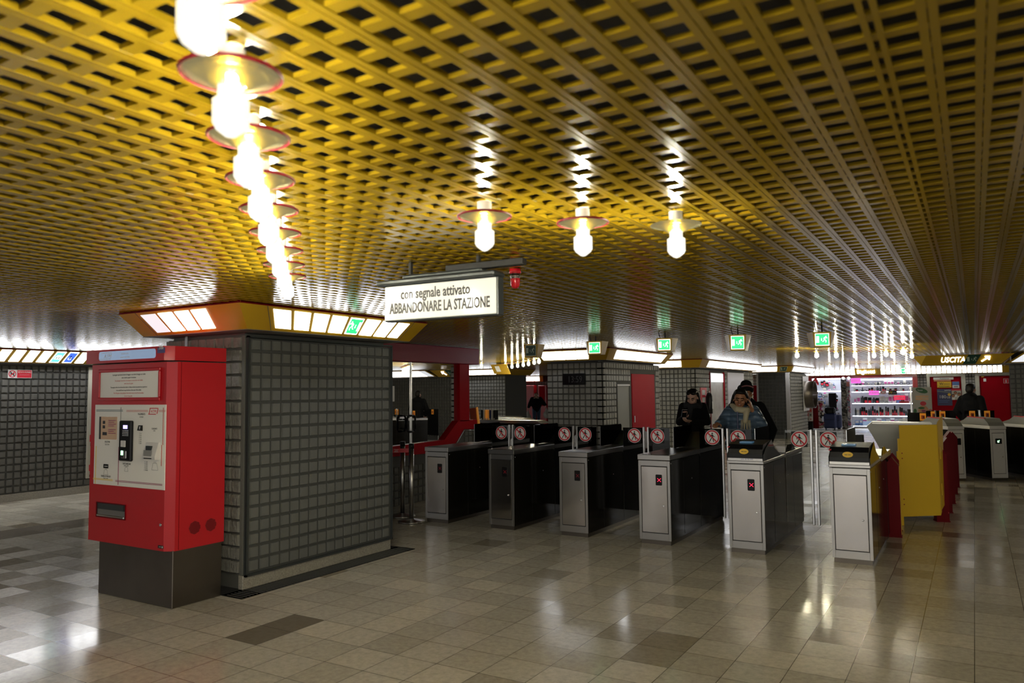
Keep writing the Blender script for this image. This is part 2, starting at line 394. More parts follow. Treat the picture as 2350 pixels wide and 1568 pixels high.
# ------------------------------------------------------------------ tiled walls
def tile_wall(mb, p0, p1, z0=.12, z1=2.09, m='tile_brightened', g='grout', pitch=.108, gap=.020, d=.014, skip=(), thick=.10, margin=0.0, jitter=.003, solid=True):
    """wall from p0 to p1, tiles on the side to the right of that direction; skip: (u0,u1,z0,z1) openings"""
    p0, p1 = Vector((*p0, 0)), Vector((*p1, 0)); u = (p1-p0); L = u.length; u.normalize(); n = Vector((u.y, -u.x, 0))
    mx = frame_mx(p0, u, (0, 0, 1))          # x along, y up, z = outward normal
    if solid: mb.box((0, 0, -thick), (L, z1, 0), g, mx)
    nu = max(1, int(round((L-2*margin)/pitch))); pu = (L-2*margin)/nu; nz = int(round((z1-z0)/pitch)); pz = (z1-z0)/nz
    for j in range(nz):
        for i in range(nu):
            a, b = margin+i*pu+gap/2, margin+(i+1)*pu-gap/2; c, e = z0+j*pz+gap/2, z0+(j+1)*pz-gap/2
            if any(not (b < s[0] or a > s[1] or e < s[2] or c > s[3]) for s in skip): continue
            k = .004; dd = d+random.uniform(-jitter, jitter)
            jr = [random.uniform(-jitter, jitter)*.6 for _ in range(8)]
            mb.add([(a, c, 0), (b, c, 0), (b, e, 0), (a, e, 0), (a+k+jr[0], c+k+jr[1], dd), (b-k+jr[2], c+k+jr[3], dd), (b-k+jr[4], e-k+jr[5], dd), (a+k+jr[6], e-k+jr[7], dd)],
                   [(4, 5, 6, 7), (0, 1, 5, 4), (1, 2, 6, 5), (2, 3, 7, 6), (3, 0, 4, 7)], m, False, mx)
    return mx

def man_figure(mb, mx, s, m, t=.0012):
    """walking man in a unit square (x -0.5..0.5, y -0.5..0.5) scaled by s"""
    q = mx @ Matrix.Scale(s, 4); q2 = q.copy()
    def poly(pts): mb.prism([(a, b, 0) for a, b in pts], (0, 0, t/s), m, q2)
    n = 12
    poly([(.02+.085*math.cos(2*PI*i/n), .40+.085*math.sin(2*PI*i/n)) for i in range(n)])
    poly([(-.10, .28), (.08, .30), (.11, .02), (-.04, .0)])
    poly([(-.10, .28), (-.27, .10), (-.25, -.04), (-.20, -.03), (-.21, .08), (-.06, .20)])
    poly([(.08, .30), (.16, .14), (.30, .06), (.27, .01), (.11, .09), (.03, .2)])
    poly([(-.04, .03), (.04, .02), (-.12, -.26), (-.25, -.48), (-.33, -.45), (-.20, -.22)])
    poly([(.02, .04), (.11, .03), (.13, -.22), (.20, -.46), (.12, -.48), (.05, -.24)])
def run_figure(mb, mx, s, m, t=.0015):
    q = mx @ Matrix.Scale(s, 4)
    def poly(pts): mb.prism([(a, b, 0) for a, b in pts], (0, 0, t/s), m, q)
    n = 10
    poly([(.40+.06*math.cos(2*PI*i/n), .34+.06*math.sin(2*PI*i/n)) for i in range(n)])
    poly([(.28, .27), (.40, .24), (.30, -.02), (.19, .03)])
    poly([(.38, .24), (.50, .12), (.56, .16), (.44, .27)]); poly([(.28, .27), (.16, .20), (.14, .06), (.19, .06), (.20, .16), (.30, .20)])
    poly([(.24, .02), (.31, -.01), (.44, -.14), (.40, -.34), (.34, -.34), (.37, -.17)]); poly([(.19, .04), (.26, 0), (.16, -.22), (.02, -.26), (.02, -.20), (.12, -.17)])
    poly([(-.62, -.36), (-.34, -.36), (-.34, .38), (-.62, .38)])
    poly([(-.10, .16), (-.05, .16), (-.05, -.04), (.0, -.04), (-.075, -.16), (-.15, -.04), (-.10, -.04)])

# ------------------------------------------------------------------ light boxes under the ceiling
def light_box(name, label, sides, group=None, soffit=None, loc=(0, 0, 0), lit='panel'):
    """sides: list of dict(b0,b1,t0,t1, cells=[(f0,f1,kind)]) with b at FZ0, t at FZ1"""
    t = thing(name, label, 'light box', loc, 0, group)
    L = Vector(loc)
    fr = MB()
    for sd in sides:
        zb, zt = sd.get('zb', FZ0), sd.get('zt', FZ1)
        b0, b1 = Vector((*sd['b0'], zb))-L, Vector((*sd['b1'], zb))-L; t0, t1 = Vector((*sd['t0'], zt))-L, Vector((*sd['t1'], zt))-L
        n = (b1-b0).cross(t0-b0).normalized()
        fr.prism([b0, b1, t1, t0], -n*.02, 'yellow')
        fr.prism([t0+Vector((0, 0, 0)), t1, t1+Vector((0, 0, .008)), t0+Vector((0, 0, .008))], -n*.05, 'red_dark')
        def pt(f, g):    # f along, g up
            return b0.lerp(b1, f).lerp(t0.lerp(t1, f), g)
        for k, (f0, f1, kind) in enumerate(sd['cells']):
            g0, g1 = sd.get('g', (.13, .90))
            if kind == 'seam':
                fr.prism([pt(f0, 0), pt(f1, 0), pt(f1, 1), pt(f0, 1)], n*.001, 'grout'); continue
            c = [pt(f0, g0), pt(f1, g0), pt(f1, g1), pt(f0, g1)]
            m = {'lit': lit, 'dim': 'panel_dim', 'mid': 'panel_mid', 'exit': 'panel_mid', 'cyan': 'panel', 'blue': 'panel', 'exitoff': 'pict_off'}[kind]
            pm = MB().prism(c, n*.004, m)
            if kind != 'lit' and kind != 'dim' and kind != 'mid':
                cc = [pt(f0+(f1-f0)*.06, g0+.05), pt(f1-(f1-f0)*.06, g0+.05), pt(f1-(f1-f0)*.06, g1-.05), pt(f0+(f1-f0)*.06, g1-.05)]
                pm.prism([p+n*.003 for p in cc], n*.003, {'exit': 'green_lit', 'cyan': 'cyan_lit', 'blue': 'blue_lit', 'exitoff': 'green_off'}[kind])
                ctr = (c[0]+c[1]+c[2]+c[3])/4 + n*.0065; h = (c[3]-c[0]).length
                mm = frame_mx(ctr, c[1]-c[0], c[3]-c[0])
                if kind in ('exit', 'exitoff'):
                    mir = mm @ Matrix.Diagonal((-1 if sd.get('mirror') else 1, 1, 1, 1)) @ Matrix.Scale(.75, 4)
                    run_figure(pm, mir, h, 'pict_lit' if kind == 'exit' else 'pict_off')
                elif kind == 'cyan':
                    q = mm
                    pm.prism([(-.045, -.05, 0), (.045, -.05, 0), (.045, .03, 0), (-.045, .03, 0)], (0, 0, .001), 'pict_lit', q)
                    for a in (-.025, 0, .025): pm.disc(.011, 'pict_lit', q @ Matrix.Translation((a, .052, 0)), 10)
                    for a in (-.018, .018): pm.prism([(a-.007, -.035, .0012), (a+.007, -.035, .0012), (a+.007, .01, .0012), (a, .022, .0012), (a-.007, .01, .0012)], (0, 0, .001), 'ink', q)
                else:
                    q = mm
                    pm.disc(.030, 'pict_lit', q @ Matrix.Translation((-.005, -.025, 0)), 20, .001, .023); pm.disc(.010, 'ink', q @ Matrix.Translation((-.012, .05, 0)), 12)
                    pm.prism([(-.02, .04, 0), (-.006, .04, 0), (-.004, -.005, 0), (.03, -.005, 0), (.036, -.045, 0), (.024, -.045, 0), (.018, -.018, 0), (-.018, -.018, 0)], (0, 0, .0012), 'ink', q)
            pm.build('exit_pictogram' if 'exit' in kind else 'pictogram_panel' if kind in ('cyan', 'blue') else 'light_panel', t,
                     None if kind in ('lit',) else {'dim': 'dim grey panel', 'mid': 'half lit panel', 'exit': 'green running man exit panel', 'exitoff': 'unlit green exit panel', 'cyan': 'cyan lift pictogram panel', 'blue': 'blue wheelchair pictogram panel'}[kind])
    fr.build('frame', t)
    if soffit:
        sf = MB(); z = sides[0].get('zb', FZ0)
        sf.prism([Vector((*p, z-.004))-L for p in soffit], (0, 0, .012), 'soffit'); sf.build('soffit', t, 'grey underside plate')
    return t
def cells(f0, f1, n, kinds=None, gap=.22):
    w_ = (f1-f0)/n; r = []
    for i in range(n):
        k = kinds[i] if kinds and i < len(kinds) and kinds[i] else 'lit'
        r.append((f0+w_*i+w_*gap/2, f0+w_*(i+1)-w_*gap/2, k))
    return r

# ---- pillar beside the ticket machine
PX, PY0, PY1, PXL = -5.18, 4.27, 6.11, -6.23
mb = MB()
mb.box((PXL+.03, PY0+.03, 0), (PX-.06, PY1-.05, CEIL+.3), 'grout')
mx = tile_wall(mb, (PX, PY0), (PX, PY1), .13, 2.07, 'tile_dark', 'grout_mid', margin=.035, gap=.022, d=.013, jitter=.0008, solid=False)
mb.box((0, .105, -.06), (PY1-PY0, 2.07, 0), 'grout_mid', mx)
# thin steel frame round the tiled panel
for a, b in (((0, .105, 0), (PY1-PY0, .122, .022)), ((0, 2.075, 0), (PY1-PY0, 2.09, .022)), ((0, .105, 0), (.016, 2.09, .022)), ((PY1-PY0-.010, .105, 0), (PY1-PY0, 2.09, .022))):
    mb.box(a, b, 'grey_metal', mx)
tile_wall(mb, (PXL, PY0), (PX-.045, PY0), .125, 2.09, 'tile_rough', 'grout', margin=.0, gap=.016, d=.024, jitter=.006, thick=.05)
mb.box((-5.95, PY0-.035, 1.5), (-5.915, PY0+.0, 2.12), 'steel_plain')
mb.box((PX-.044, PY0-.012, .12), (PX-.012, PY0, 2.09), 'grout_light')
struct(mb.build('wall_near_pillar'), 'dark grey tiled pillar beside the red ticket machine')
mb = MB(); mb.box((PXL+.05, PY0+.02, 0), (PX-.03, PY0+.06, .12), 'black'); mb.bbox((PX-.06, PY0-.01, 0), (PX-.004, PY1-.0, .115), 'granite', .004)
struct(mb.build('baseboard_near_pillar'), 'speckled granite plinth strip under the tiled pillar')
mb = MB()
mb.box((PX-.9, 4.075, 0), (-4.965, 4.27, .004), 'rubber'); mb.box((PX-.02, 4.07, 0), (-4.965, 6.23, .004), 'rubber'); mb.box((PX-.5, 6.10, 0), (-4.965, 6.23, .004), 'rubber')
for i in range(60): mb.box((-5.16, 4.09+i*.0355, .004), (-4.975, 4.10+i*.0355, .0065), 'grout')
tag(mb.build('floor_grate'), 'black slotted drain strip in the floor round the pillar base', 'grate')
Yb = lambda cx, cy: on_x(280+.3915*cx, 580+.3915*cy, -4.92)[0]
b0, b1 = 4.06, 6.09
xs = [890, 998, 1098, 1193, 1287, 1371, 1455, 1535, 1605]
fr = [(Yb(x_, 470)-b0)/(b1-b0) for x_ in xs]
cl = [(fr[i]+.009, fr[i+1]-.009, ['mid', 'lit', 'lit', 'lit', 'exit', 'lit', 'lit', 'mid'][i]) for i in range(8)]
cl += [(fr[0]-.016, fr[0]-.013, 'seam'), (fr[8]+.013, fr[8]+.016, 'seam')]
Xb = lambda cx, cy: on_y(280+.3915*cx, 580+.3915*cy, 4.05)[0]
xs = [213, 302, 387, 471, 561]; fx_ = [(Xb(x_, 470)+6.29)/(6.29-4.92) for x_ in xs]
cl2 = [(fx_[i]+.012, fx_[i+1]-.012, ['dim', 'lit', 'lit', 'lit'][i]) for i in range(4)] + [(fx_[0]-.02, fx_[0]-.015, 'seam')]
light_box('light_box', 'long yellow light box wrapped round the tiled pillar by the ticket machine', [
    dict(b0=(-6.29, 4.06), b1=(-4.92, 4.06), t0=(-6.36, 3.87), t1=(-4.80, 3.88), cells=cl2),
    dict(b0=(-4.92, 4.06), b1=(-4.92, 6.09), t0=(-4.80, 3.88), t1=(-4.80, 6.24), cells=cl, mirror=True),
    dict(b0=(-4.92, 6.09), b1=(-6.29, 6.09), t0=(-4.80, 6.24), t1=(-6.36, 6.24), cells=[]),
    dict(b0=(-6.29, 6.09), b1=(-6.29, 4.06), t0=(-6.36, 6.24), t1=(-6.36, 3.87), cells=[])],
    soffit=[(-6.29, 4.06), (-4.92, 4.06), (-4.92, 6.09), (-6.29, 6.09)], group='yellow light boxes under the ceiling')

# ---- far side wall with its strip of light, poster and no smoking plate
LX = -12.65
mb = MB(); tile_wall(mb, (LX, -3.0), (LX, 10.5), .13, 2.09, 'tile', 'grout', gap=.024, d=.02, jitter=.004)
mb.box((LX-.12, -3, 2.09), (LX, 10.5, 2.9), 'soffit')
struct(mb.build('wall_left'), 'grey block tiled wall under a continuous strip of light')
mb = MB(); mb.box((LX-.05, -3, 0), (LX+.02, 10.5, .12), 'granite'); struct(mb.build('baseboard_left'), 'stone plinth under the tiled side wall')
bx, tx = -12.50, -12.22
Yl = lambda cx: on_x(.2807*cx, 740+.2807*(318+.03*cx), bx)[0]
s0, s1 = Yl(42), Yl(685); st = (s1-s0)/6
ys = [s0+st*(i-27) for i in range(50)]
y0_, y1_ = -2.9, 10.4
cs = []
for i in range(len(ys)-1):
    if ys[i] < y0_ or ys[i+1] > y1_: continue
    kd = {27+3: 'cyan', 27+4: 'blue'}.get(i, 'lit')
    cs.append(((ys[i]-y0_)/(y1_-y0_)+.0022, (ys[i+1]-y0_)/(y1_-y0_)-.0022, kd))
light_box('light_box', 'continuous yellow framed light strip with cyan lift and blue wheelchair pictograms', [
    dict(b0=(bx, y0_), b1=(bx, y1_), t0=(tx, y0_), t1=(tx, y1_), cells=cs, g=(.10, .96))], soffit=[(LX, y0_), (bx, y0_), (bx, y1_), (LX, y1_)], group='yellow light boxes under the ceiling')
# no smoking plate
(ya, za), (yb2, zb2) = on_x(18, 868, LX+.03), on_x(74, 849.5, LX+.03)
t = thing('no_smoking_sign', 'small red and white no smoking plate on the grey block wall', 'sign', (LX+.022, ya, za))
W_, H_ = yb2-ya, zb2-za
mq = frame_mx((0, 0, 0), (0, 1, 0), (0, 0, 1))
MB().bbox((0, 0, 0), (W_, H_, .006), 'white', .001, mq).build('plate', t)
k = MB(); k.box((W_*.38, .008, .006), (W_-.008, H_-.008, .007), 'redink', mq)
k.disc(H_*.42, 'redink', mq @ Matrix.Translation((W_*.18, H_*.5, .006)), 24, .001, H_*.33)
k.box((-H_*.25, -.006, 0), (H_*.25, .006, .0015), 'ink', mq @ Matrix.Translation((W_*.18, H_*.5, .0065)))
k.box((-H_*.36, -.007, 0), (H_*.36, .007, .0015), 'redink', mq @ Matrix.Translation((W_*.18, H_*.5, .0072)) @ Matrix.Rotation(.8, 4, 'Z'))
k.box((-H_*.36, -.007, 0), (H_*.36, .007, .0015), 'ink', mq @ Matrix.Translation((W_*.18, H_*.5, .0070)) @ Matrix.Rotation(-.8, 4, 'Z'))
k.text('VIETATO FUMARE', H_*.30, 'white', mq @ Matrix.Translation((W_*.68, H_*.62, .0075)), .62, .0004)
k.box((W_*.48, H_*.40, .0075), (W_*.88, H_*.42, .008), 'white', mq); k.build('lettering', t)
# tall white poster
(ya, _), (yb2, _) = on_x(197, 1110, LX+.05), on_x(240, 1110, LX+.05)
t = thing('wall_poster', 'tall white poster with black block and red lettering, partly hidden by the ticket machine', 'poster', (LX+.03, ya, .24))
MB().bbox((0, 0, 0), (.9, 1.84, .025), 'cream', .003, mq).build('board', t)
k = MB(); k.box((.08, 1.10, .025), (.5, 1.68, .027), 'ink', mq)
k.text('La', .17, 'redink', mq @ Matrix.Translation((.03, .60, .026)), 1, .001, 'LEFT'); k.text('La Scala', .07, 'ink', mq @ Matrix.Translation((.05, .53, .026)), .9, .001, 'LEFT')
k.text('La', .15, 'redink', mq @ Matrix.Translation((.03, .12, .026)), 1, .001, 'LEFT'); k.disc(.03, 'green', mq @ Matrix.Translation((.09, .80, .025)), 16)
for zz in (.97, .95, .36, .34): k.box((.1, zz, .025), (.5, zz+.008, .026), 'greyink', mq)
k.box((.05, .02, .025), (.11, .06, .027), 'ink', mq); k.build('lettering', t)

# ------------------------------------------------------------------ ticket machine
TMX, TMY = -6.272, 3.60
def machine():
    t = thing('ticket_machine', 'large red ticket machine with white front and steel base beside the grey pillar', 'ticket machine', (TMX, TMY, 0))
    def Q(px, py, off=0.0):
        a, z = on_y(px, py, TMY-off); return a-TMX, z
    W = 1.045
    MB().bbox((.10, .035, 0), (W+.02, .47, .43), 'steel_base', .004).build('base', t, 'worn steel base')
    b = MB(); pts = [(0, .0, .425), (W-.045, 0, .425), (W+.025, .045, .425), (W+.025, .485, .425), (0, .485, .425)]
    b.prism(pts, (0, 0, 1.43), 'red'); b.box((.0, .0, 1.855), (W+.025, .485, 1.86), 'rubber')
    b.build('body', t)
    h = MB(); h.prism([(-.03, -.035, 1.865), (W-.03, -.035, 1.865), (W+.025, .02, 1.865), (W+.025, .485, 1.865), (-.03, .485, 1.865)], (0, 0, .110), 'red')
    ho = h.build('header', t)
    # side seam
    MB().box((W+.025, .075, .43), (W+.0262, .079, 1.855), 'red_dark').build('seam', t)
    # header film
    (xa, za), (xb, zb) = Q(228, 833, .035), Q(358, 799, .035)
    k = MB(); r = .02; xm, zm = (xa+xb)/2, (za+zb)/2; w2, h2 = (xb-xa)/2, .036; zm = 1.922
    poly = []
    for cx, cz, a0 in ((w2-r, h2-r, 0), (-w2+r, h2-r, 90), (-w2+r, -h2+r, 180), (w2-r, -h2+r, 270)):
        for i in range(5):
            a = math.radians(a0+i*22.5); poly.append((xm+cx+r*math.cos(a), -.036, zm+cz+r*math.sin(a)))
    k.prism(poly[::-1], (0, -.003, 0), 'header')
    k.text('ATM', .045, 'white', face_mx(xm-w2*.68, -.0395, zm-.018), 1.1, .0004, shear=.3)
    k.box((xm-w2*.90, -.0398, zm+.022), (xm-w2*.52, -.0395, zm+.026), 'white'); k.box((xm-w2*.96, -.0398, zm-.028), (xm-w2*.56, -.0395, zm-.024), 'white')
    k.text('www.atm.it', .020, 'white', face_mx(xm-w2*.05, -.0395, zm+.006), 1.1, .0003)
    k.text('numero verde', .020, 'white', face_mx(xm-w2*.05, -.0395, zm-.022), 1.1, .0003)
    k.build('sign_film', ho)
    (xa, za), (xb, zb) = Q(361.5, 811, .035), Q(379, 796, .035)
    k = MB(); k.box((xa, -.037, za), (xb, -.0352, zb-.004), 'blueplate'); k.text('386', .052, 'white', face_mx((xa+xb)/2, -.0372, za+.028), .78, .0005); k.build('number_plate', ho, 'blue plate with white number')
    # instruction panel in a raised red frame
    (xa, za), (xb, zb) = Q(231, 911, 0), Q(366, 852, 0)
    xa, xb, za, zb = xa, xb, 1.585, 1.79
    k = MB()
    for a, b_ in (((xa-.025, za-.025), (xb+.025, za)), ((xa-.025, zb), (xb+.025, zb+.025)), ((xa-.025, za), (xa, zb)), ((xb, za), (xb+.025, zb))):
        k.bbox((a[0], -.014, a[1]), (b_[0], .0, b_[1]), 'red', .006)
    fo = k.build('instruction_frame', t)
    k = MB().box((xa, -.004, za), (xb, 0, zb), 'panelwhite'); xm = (xa+xb)/2
    lines = [('I passeggeri sprovvisti di titolo di viaggio o con titolo di viaggio non valido', 'ink'), ('sono tenuti a pagare la sanzione', 'ink'), ('Les passagers sans titre de transport ou avec titre non valable', 'pinkink'),
             ('sont tenus de payer', 'pinkink'), ('Passengers who do not have the ticket or whose ticket document has expired or', 'ink'), ('is not valid have to pay the fine at the cost of the ticket', 'ink'),
             ('Die Fahrgaste ohne gultigen Fahrschein mussen den Preis bezahlen', 'pinkink'), ('bei der Kontrolle', 'pinkink')]
    for i, (s_, m_) in enumerate(lines):
        k.text(s_, .0165, m_, face_mx(xm, -.0045, zb-.028-i*.0235-(.006 if i > 3 else 0)), .9, .0003)
    k.build('instruction_text', fo)
    # white front panel
    (xa, _), (xb, _) = Q(218, 1020), Q(381, 1020)
    za, zb = .882, 1.528
    k = MB().bbox((xa, -.006, za), (xb, .001, zb), 'panelwhite', .002)
    X = lambda cx: Q(210+cx*.1467, 1025)[0]
    Zf = lambda cx, cy: Q(210+cx*.1467, 910+cy*.1467)[1]
    def hl(c0, c1, cy, m_, th=.004):
        k.box((X(c0), -.0075, Zf((c0+c1)/2, cy)-th/2), (X(c1), -.006, Zf((c0+c1)/2, cy)+th/2), m_)
    def vl(cx, c0, c1, m_, th=.006):
        k.box((X(cx)-th/2, -.0074, Zf(cx, c1)), (X(cx)+th/2, -.006, Zf(cx, c0)), m_)
    for cy in (212, 231): hl(75, 490, cy, 'tealink')
    for cy in (219, 237): hl(548, 885, cy, 'pinkink'); hl(1058, 1160, cy, 'pinkink')
    for cy in (1325, 1342): hl(400, 1130, cy+20, 'purpleink')
    for cy in (1290, 1306): hl(48, 355, cy, 'yellowink')
    vl(460, 170, 700, 'greyink', .007); vl(440, 790, 1385, 'purpleink', .007); vl(1127, 175, 760, 'pinkink', .009); vl(1110, 760, 1090, 'pinkink', .009); vl(85, 775, 1365, 'yellowink', .007)
    # operator emblem: slanted frame with letters
    ex, ez = X(970), Zf(970, 232)
    for sgn in (1, -1):
        k.prism([(ex-.05+sgn*.008, -.008, ez+sgn*.026), (ex+.05+sgn*.014, -.008, ez+sgn*.026), (ex+.05+sgn*.014-.004, -.008, ez+sgn*.020), (ex-.05+sgn*.008-.004, -.008, ez+sgn*.020)][::sgn], (0, -.001, 0), 'redink')
        k.prism([(ex+sgn*.05-.008, -.008, ez-.02), (ex+sgn*.05, -.008, ez-.02), (ex+sgn*.05+.014, -.008, ez+.02), (ex+sgn*.05+.006, -.008, ez+.02)], (0, .001, 0), 'redink')
    k.text('ATM', .03, 'redink', face_mx(ex, -.0075, ez-.011), 1.1, .0004, shear=.25)
    for s_, cx, cy, sz, m_ in (('PAGAMENTO', 785, 280, .022, 'ink'), ('PAYMENT', 785, 322, .016, 'greyink'), ('SELEZIONE', 258, 710, .020, 'ink'), ('SELECTION', 255, 750, .016, 'greyink'),
                               ('CONTANTI', 990, 505, .018, 'ink'), ('CASH', 990, 535, .014, 'greyink'), ('CARTE BANCARIE', 566, 1055, .019, 'ink'), ('BANK CARDS', 562, 1082, .014, 'greyink'),
                               ('TESSERA DI VIAGGIO', 245, 1250, .020, 'ink'), ('TRAVEL CARD', 245, 1280, .014, 'greyink')):
        k.text(s_, sz, m_, face_mx(X(cx), -.0065, Zf(cx, cy)-.006), .72, .0004)
    for i, s_ in enumerate(('€ 0,10', '€ 0,20', '€ 0,50', '€ 1,00', '€ 2,00', '€ 5,00')): k.text(s_, .015, 'greyink', face_mx(X(770), -.0065, Zf(770, 588+i*31)), .8, .0003)
    for i, s_ in enumerate(('€  5,00', '€ 10,00', '€ 20,00', '€ 50,00', '€ 100,00')): k.text(s_, .016, 'greyink', face_mx(X(870), -.0065, Zf(870, 1036+i*32)), .8, .0003)
    # line drawings of cards and hands
    for cx, cy, sc_ in ((245, 1185, 1.0), (565, 1140, .8), (1010, 1100, 1.3)):
        o_ = face_mx(X(cx), -.0065, Zf(cx, cy))
        for a in ((-.03, -.02, -.018, .02), (.018, .02, .03, -.02), (-.03, -.02, .03, -.02), (-.018, .02, .018, .02), (-.012, .026, .012, .026)):
            p0, p1 = Vector((a[0]*sc_, a[1]*sc_, .0005)), Vector((a[2]*sc_, a[3]*sc_, .0005))
            d_ = (p1-p0).normalized()*.0001; n_ = Vector((-d_.y, d_.x, 0)).normalized()*.0012
            k.prism([p0-n_, p1-n_, p1+n_, p0+n_], (0, 0, .0004), 'greyink', o_)
    po = k.build('front_panel', t, 'white printed front panel')
    # screen
    xa, xb = X(130), X(405); za, zb = Zf(265, 672), Zf(265, 318)
    k = MB(); k.box((xa, -.009, za), (xb, -.004, zb), 'screen'); k.box((xa, -.0095, za), (xa+(xb-xa)*.10, -.009, zb), 'ink')
    for i, q in enumerate((.82, .74, .66, .58, .42, .34, .26)): k.box((xa+(xb-xa)*.52, -.0095, za+(zb-za)*q), (xa+(xb-xa)*(.95-.1*(i % 2)), -.009, za+(zb-za)*q+.006), 'purpleink')
    for q, w_ in ((.75, .10), (.55, .10), (.25, .18)): k.bbox((xa+(xb-xa)*.2, -.0098, za+(zb-za)*(q-.07)), (xa+(xb-xa)*(.2+w_*1.4), -.009, za+(zb-za)*(q+.07)), 'ink', .002)
    k.build('screen', t, 'brownish display screen')
    # card terminal
    xa, xb = X(480), X(668); za, zb = Zf(570, 1010), Zf(570, 378)
    k = MB(); k.bbox((xa, -.032, za), (xb, -.004, zb), 'black', .008); co = k.build('card_terminal', t, 'black card payment terminal')
    w_, h_ = xb-xa, zb-za
    MB().box((xa+w_*.38, -.034, za+h_*.80), (xa+w_*.72, -.032, za+h_*.89), 'led_violet').build('display', co, 'violet lit display')
    k = MB()
    for i in range(4):
        for j in range(4): k.bbox((xa+w_*(.33+.13*j), -.036, za+h_*(.745-.04*i)), (xa+w_*(.33+.13*j)+w_*.09, -.032, za+h_*(.745-.04*i)+h_*.022), 'alu', .001)
    k.build('keypad', co)
    MB().bbox((xa+w_*.22, -.038, za+h_*.35), (xa+w_*.62, -.032, za+h_*.51), 'white', .004).build('card_reader', co, 'white contactless pad')
    k = MB(); k.bbox((xa+w_*.28, -.038, za+h_*.07), (xa+w_*.70, -.032, za+h_*.26), 'steel_plain', .003); k.box((xa+w_*.28, -.039, za+h_*.15), (xa+w_*.46, -.038, za+h_*.26), 'led_green'); k.box((xa+w_*.30, -.041, za+h_*.09), (xa+w_*.45, -.038, za+h_*.15), 'ink'); k.build('card_slot', co, 'steel card slot with green light')
    # coin slot
    xa, xb = X(748), X(806); za, zb = Zf(775, 540), Zf(775, 452)
    k = MB(); k.prism([(xa, -.004, za), (xa, -.022, za+.004), (xa, -.012, zb), (xa, -.004, zb)], (xb-xa, 0, 0), 'black'); k.box(((xa+xb)/2, -.021, za+.012), ((xa+xb)/2+.006, -.015, zb-.008), 'alu'); k.build('coin_slot', t, 'black coin slot')
    # banknote unit
    xa, xb = X(890), X(1085); za, zb = Zf(990, 992), Zf(990, 718)
    k = MB(); k.prism([(xa, -.004, za), (xa, -.050, za+.006), (xa, -.050, za+.03), (xa, -.020, zb), (xa, -.004, zb)], (xb-xa, 0, 0), 'white')
    k.box((xa+.02, -.052, za+.010), (xb-.04, -.0502, za+.018), 'ink'); k.box((xa+.015, -.0505, za+.03), (xb-.045, -.045, za+.075), 'greyink'); k.box((xa+.03, -.043, za+.075), (xb-.06, -.030, za+.108), 'grey_metal')
    k.build('banknote_slot', t, 'protruding pale banknote slot')
    # travel card slot
    xa, xb = X(208), X(283); zc_ = Zf(245, 1092)
    k = MB(); k.bbox((xa, -.010, zc_-.017), (xb, -.004, zc_+.017), 'black', .003); k.box((xa+.018, -.0105, zc_-.003), (xb-.006, -.010, zc_+.003), 'white'); k.build('travel_card_slot', t)
    # output tray
    (xa, za), (xb, zb) = Q(222, 1187), Q(288, 1160)
    za, zb = .625, .735
    k = MB(); k.box((xa, -.001, za), (xb, .002, zb), 'ink'); k.box((xa+.012, -.0015, za+.004), (xb-.006, -.001, zb-.05), 'steel_plain'); k.box((xa+.012, -.0016, zb-.05), (xb-.03, -.001, zb-.006), 'grey_metal')
    for a, b_ in (((xa-.006, za-.006), (xb+.006, za)), ((xa-.006, zb), (xb+.006, zb+.006)), ((xa-.006, za), (xa, zb)), ((xb, za), (xb+.006, zb))): k.box((a[0], -.006, a[1]), (b_[0], 0, b_[1]), 'red_dark')
    k.bbox((xa+.01, -.01, za+.002), (xb-.01, -.001, za+.02), 'chrome', .003)
    k.build('output_tray', t, 'recessed metal output tray')
    (xl, zl) = Q(369, 1207)
    MB().lathe([(.012, 0), (.012, .006), (.004, .006), (.004, .002), (0, .002)], 'steel_plain', 14, frame_mx((xl, -.0, .62), (1, 0, 0), (0, 0, 1))).build('lock', t)
    (xl, zl) = Q(370, 1248)
    k = MB(); k.bbox((xl-.038, -.003, .445), (xl+.03, 0, .468), 'ink', .002); k.disc(.007, 'white', face_mx(xl+.018, -.003, .4565), 12, .001); k.text('scheidt', .011, 'white', face_mx(xl-.010, -.003, .4535), .8, .0004); k.build('maker_badge', t)
    for (py_, pz_) in ((on_x(447, 1213, -5.2)), (on_x(484, 1205, -5.2))):
        q = frame_mx((W+.0255, py_-TMY, .575), (0, 1, 0), (0, 0, 1)); k = MB().disc(.052, 'grille', q, 8, .001)
        for i in range(-4, 5):
            for j in range(-4, 5):
                if i*i+j*j < 20: k.disc(.0035, 'red_dark', q @ Matrix.Translation((i*.0105+(j % 2)*.005, j*.0105, .001)), 6, .0006)
        k.build('vent', t, 'round perforated vent')
    return t
machine()

# ------------------------------------------------------------------ pendant lamps
def lamp_proto():
    t = thing('pendant_lamp', 'glowing ribbed glass ceiling lamp with red rimmed amber disc', 'lamp', (0, 0, -5))
    z = CEIL
    MB().lathe([(.028, 0), (.028, -.03), (.022, -.045)], 'white', 16).build('ceiling_mount', t)
    MB().lathe([(.03, -.085), (.06, -.066), (.102, -.056), (.102, -.053), (.06, -.062), (.03, -.081)], 'disc', 40).build('disc', t, 'amber ribbed disc')
    MB().lathe([(.101, -.059), (.105, -.056), (.105, -.053), (.101, -.050), (.099, -.0545), (.101, -.059)], 'disc_rim', 40).build('rim', t, 'red rim')
    k = MB(); k.lathe([(.027, -.045), (.027, -.105), (.037, -.112), (.037, -.160), (.030, -.172), (.012, -.186), (0, -.190)], 'globe', 12, None, False); k.build('globe', t, 'clear ribbed glass globe')
    k = MB()
    for i in range(3):
        a = 2*PI*i/3; c, s = .011*math.cos(a), .011*math.sin(a)
        k.tube((c, s, -.05), (c, s, -.160), .0065, 'lamp', None, 8)
    k.build('light_tube', t)
    return t
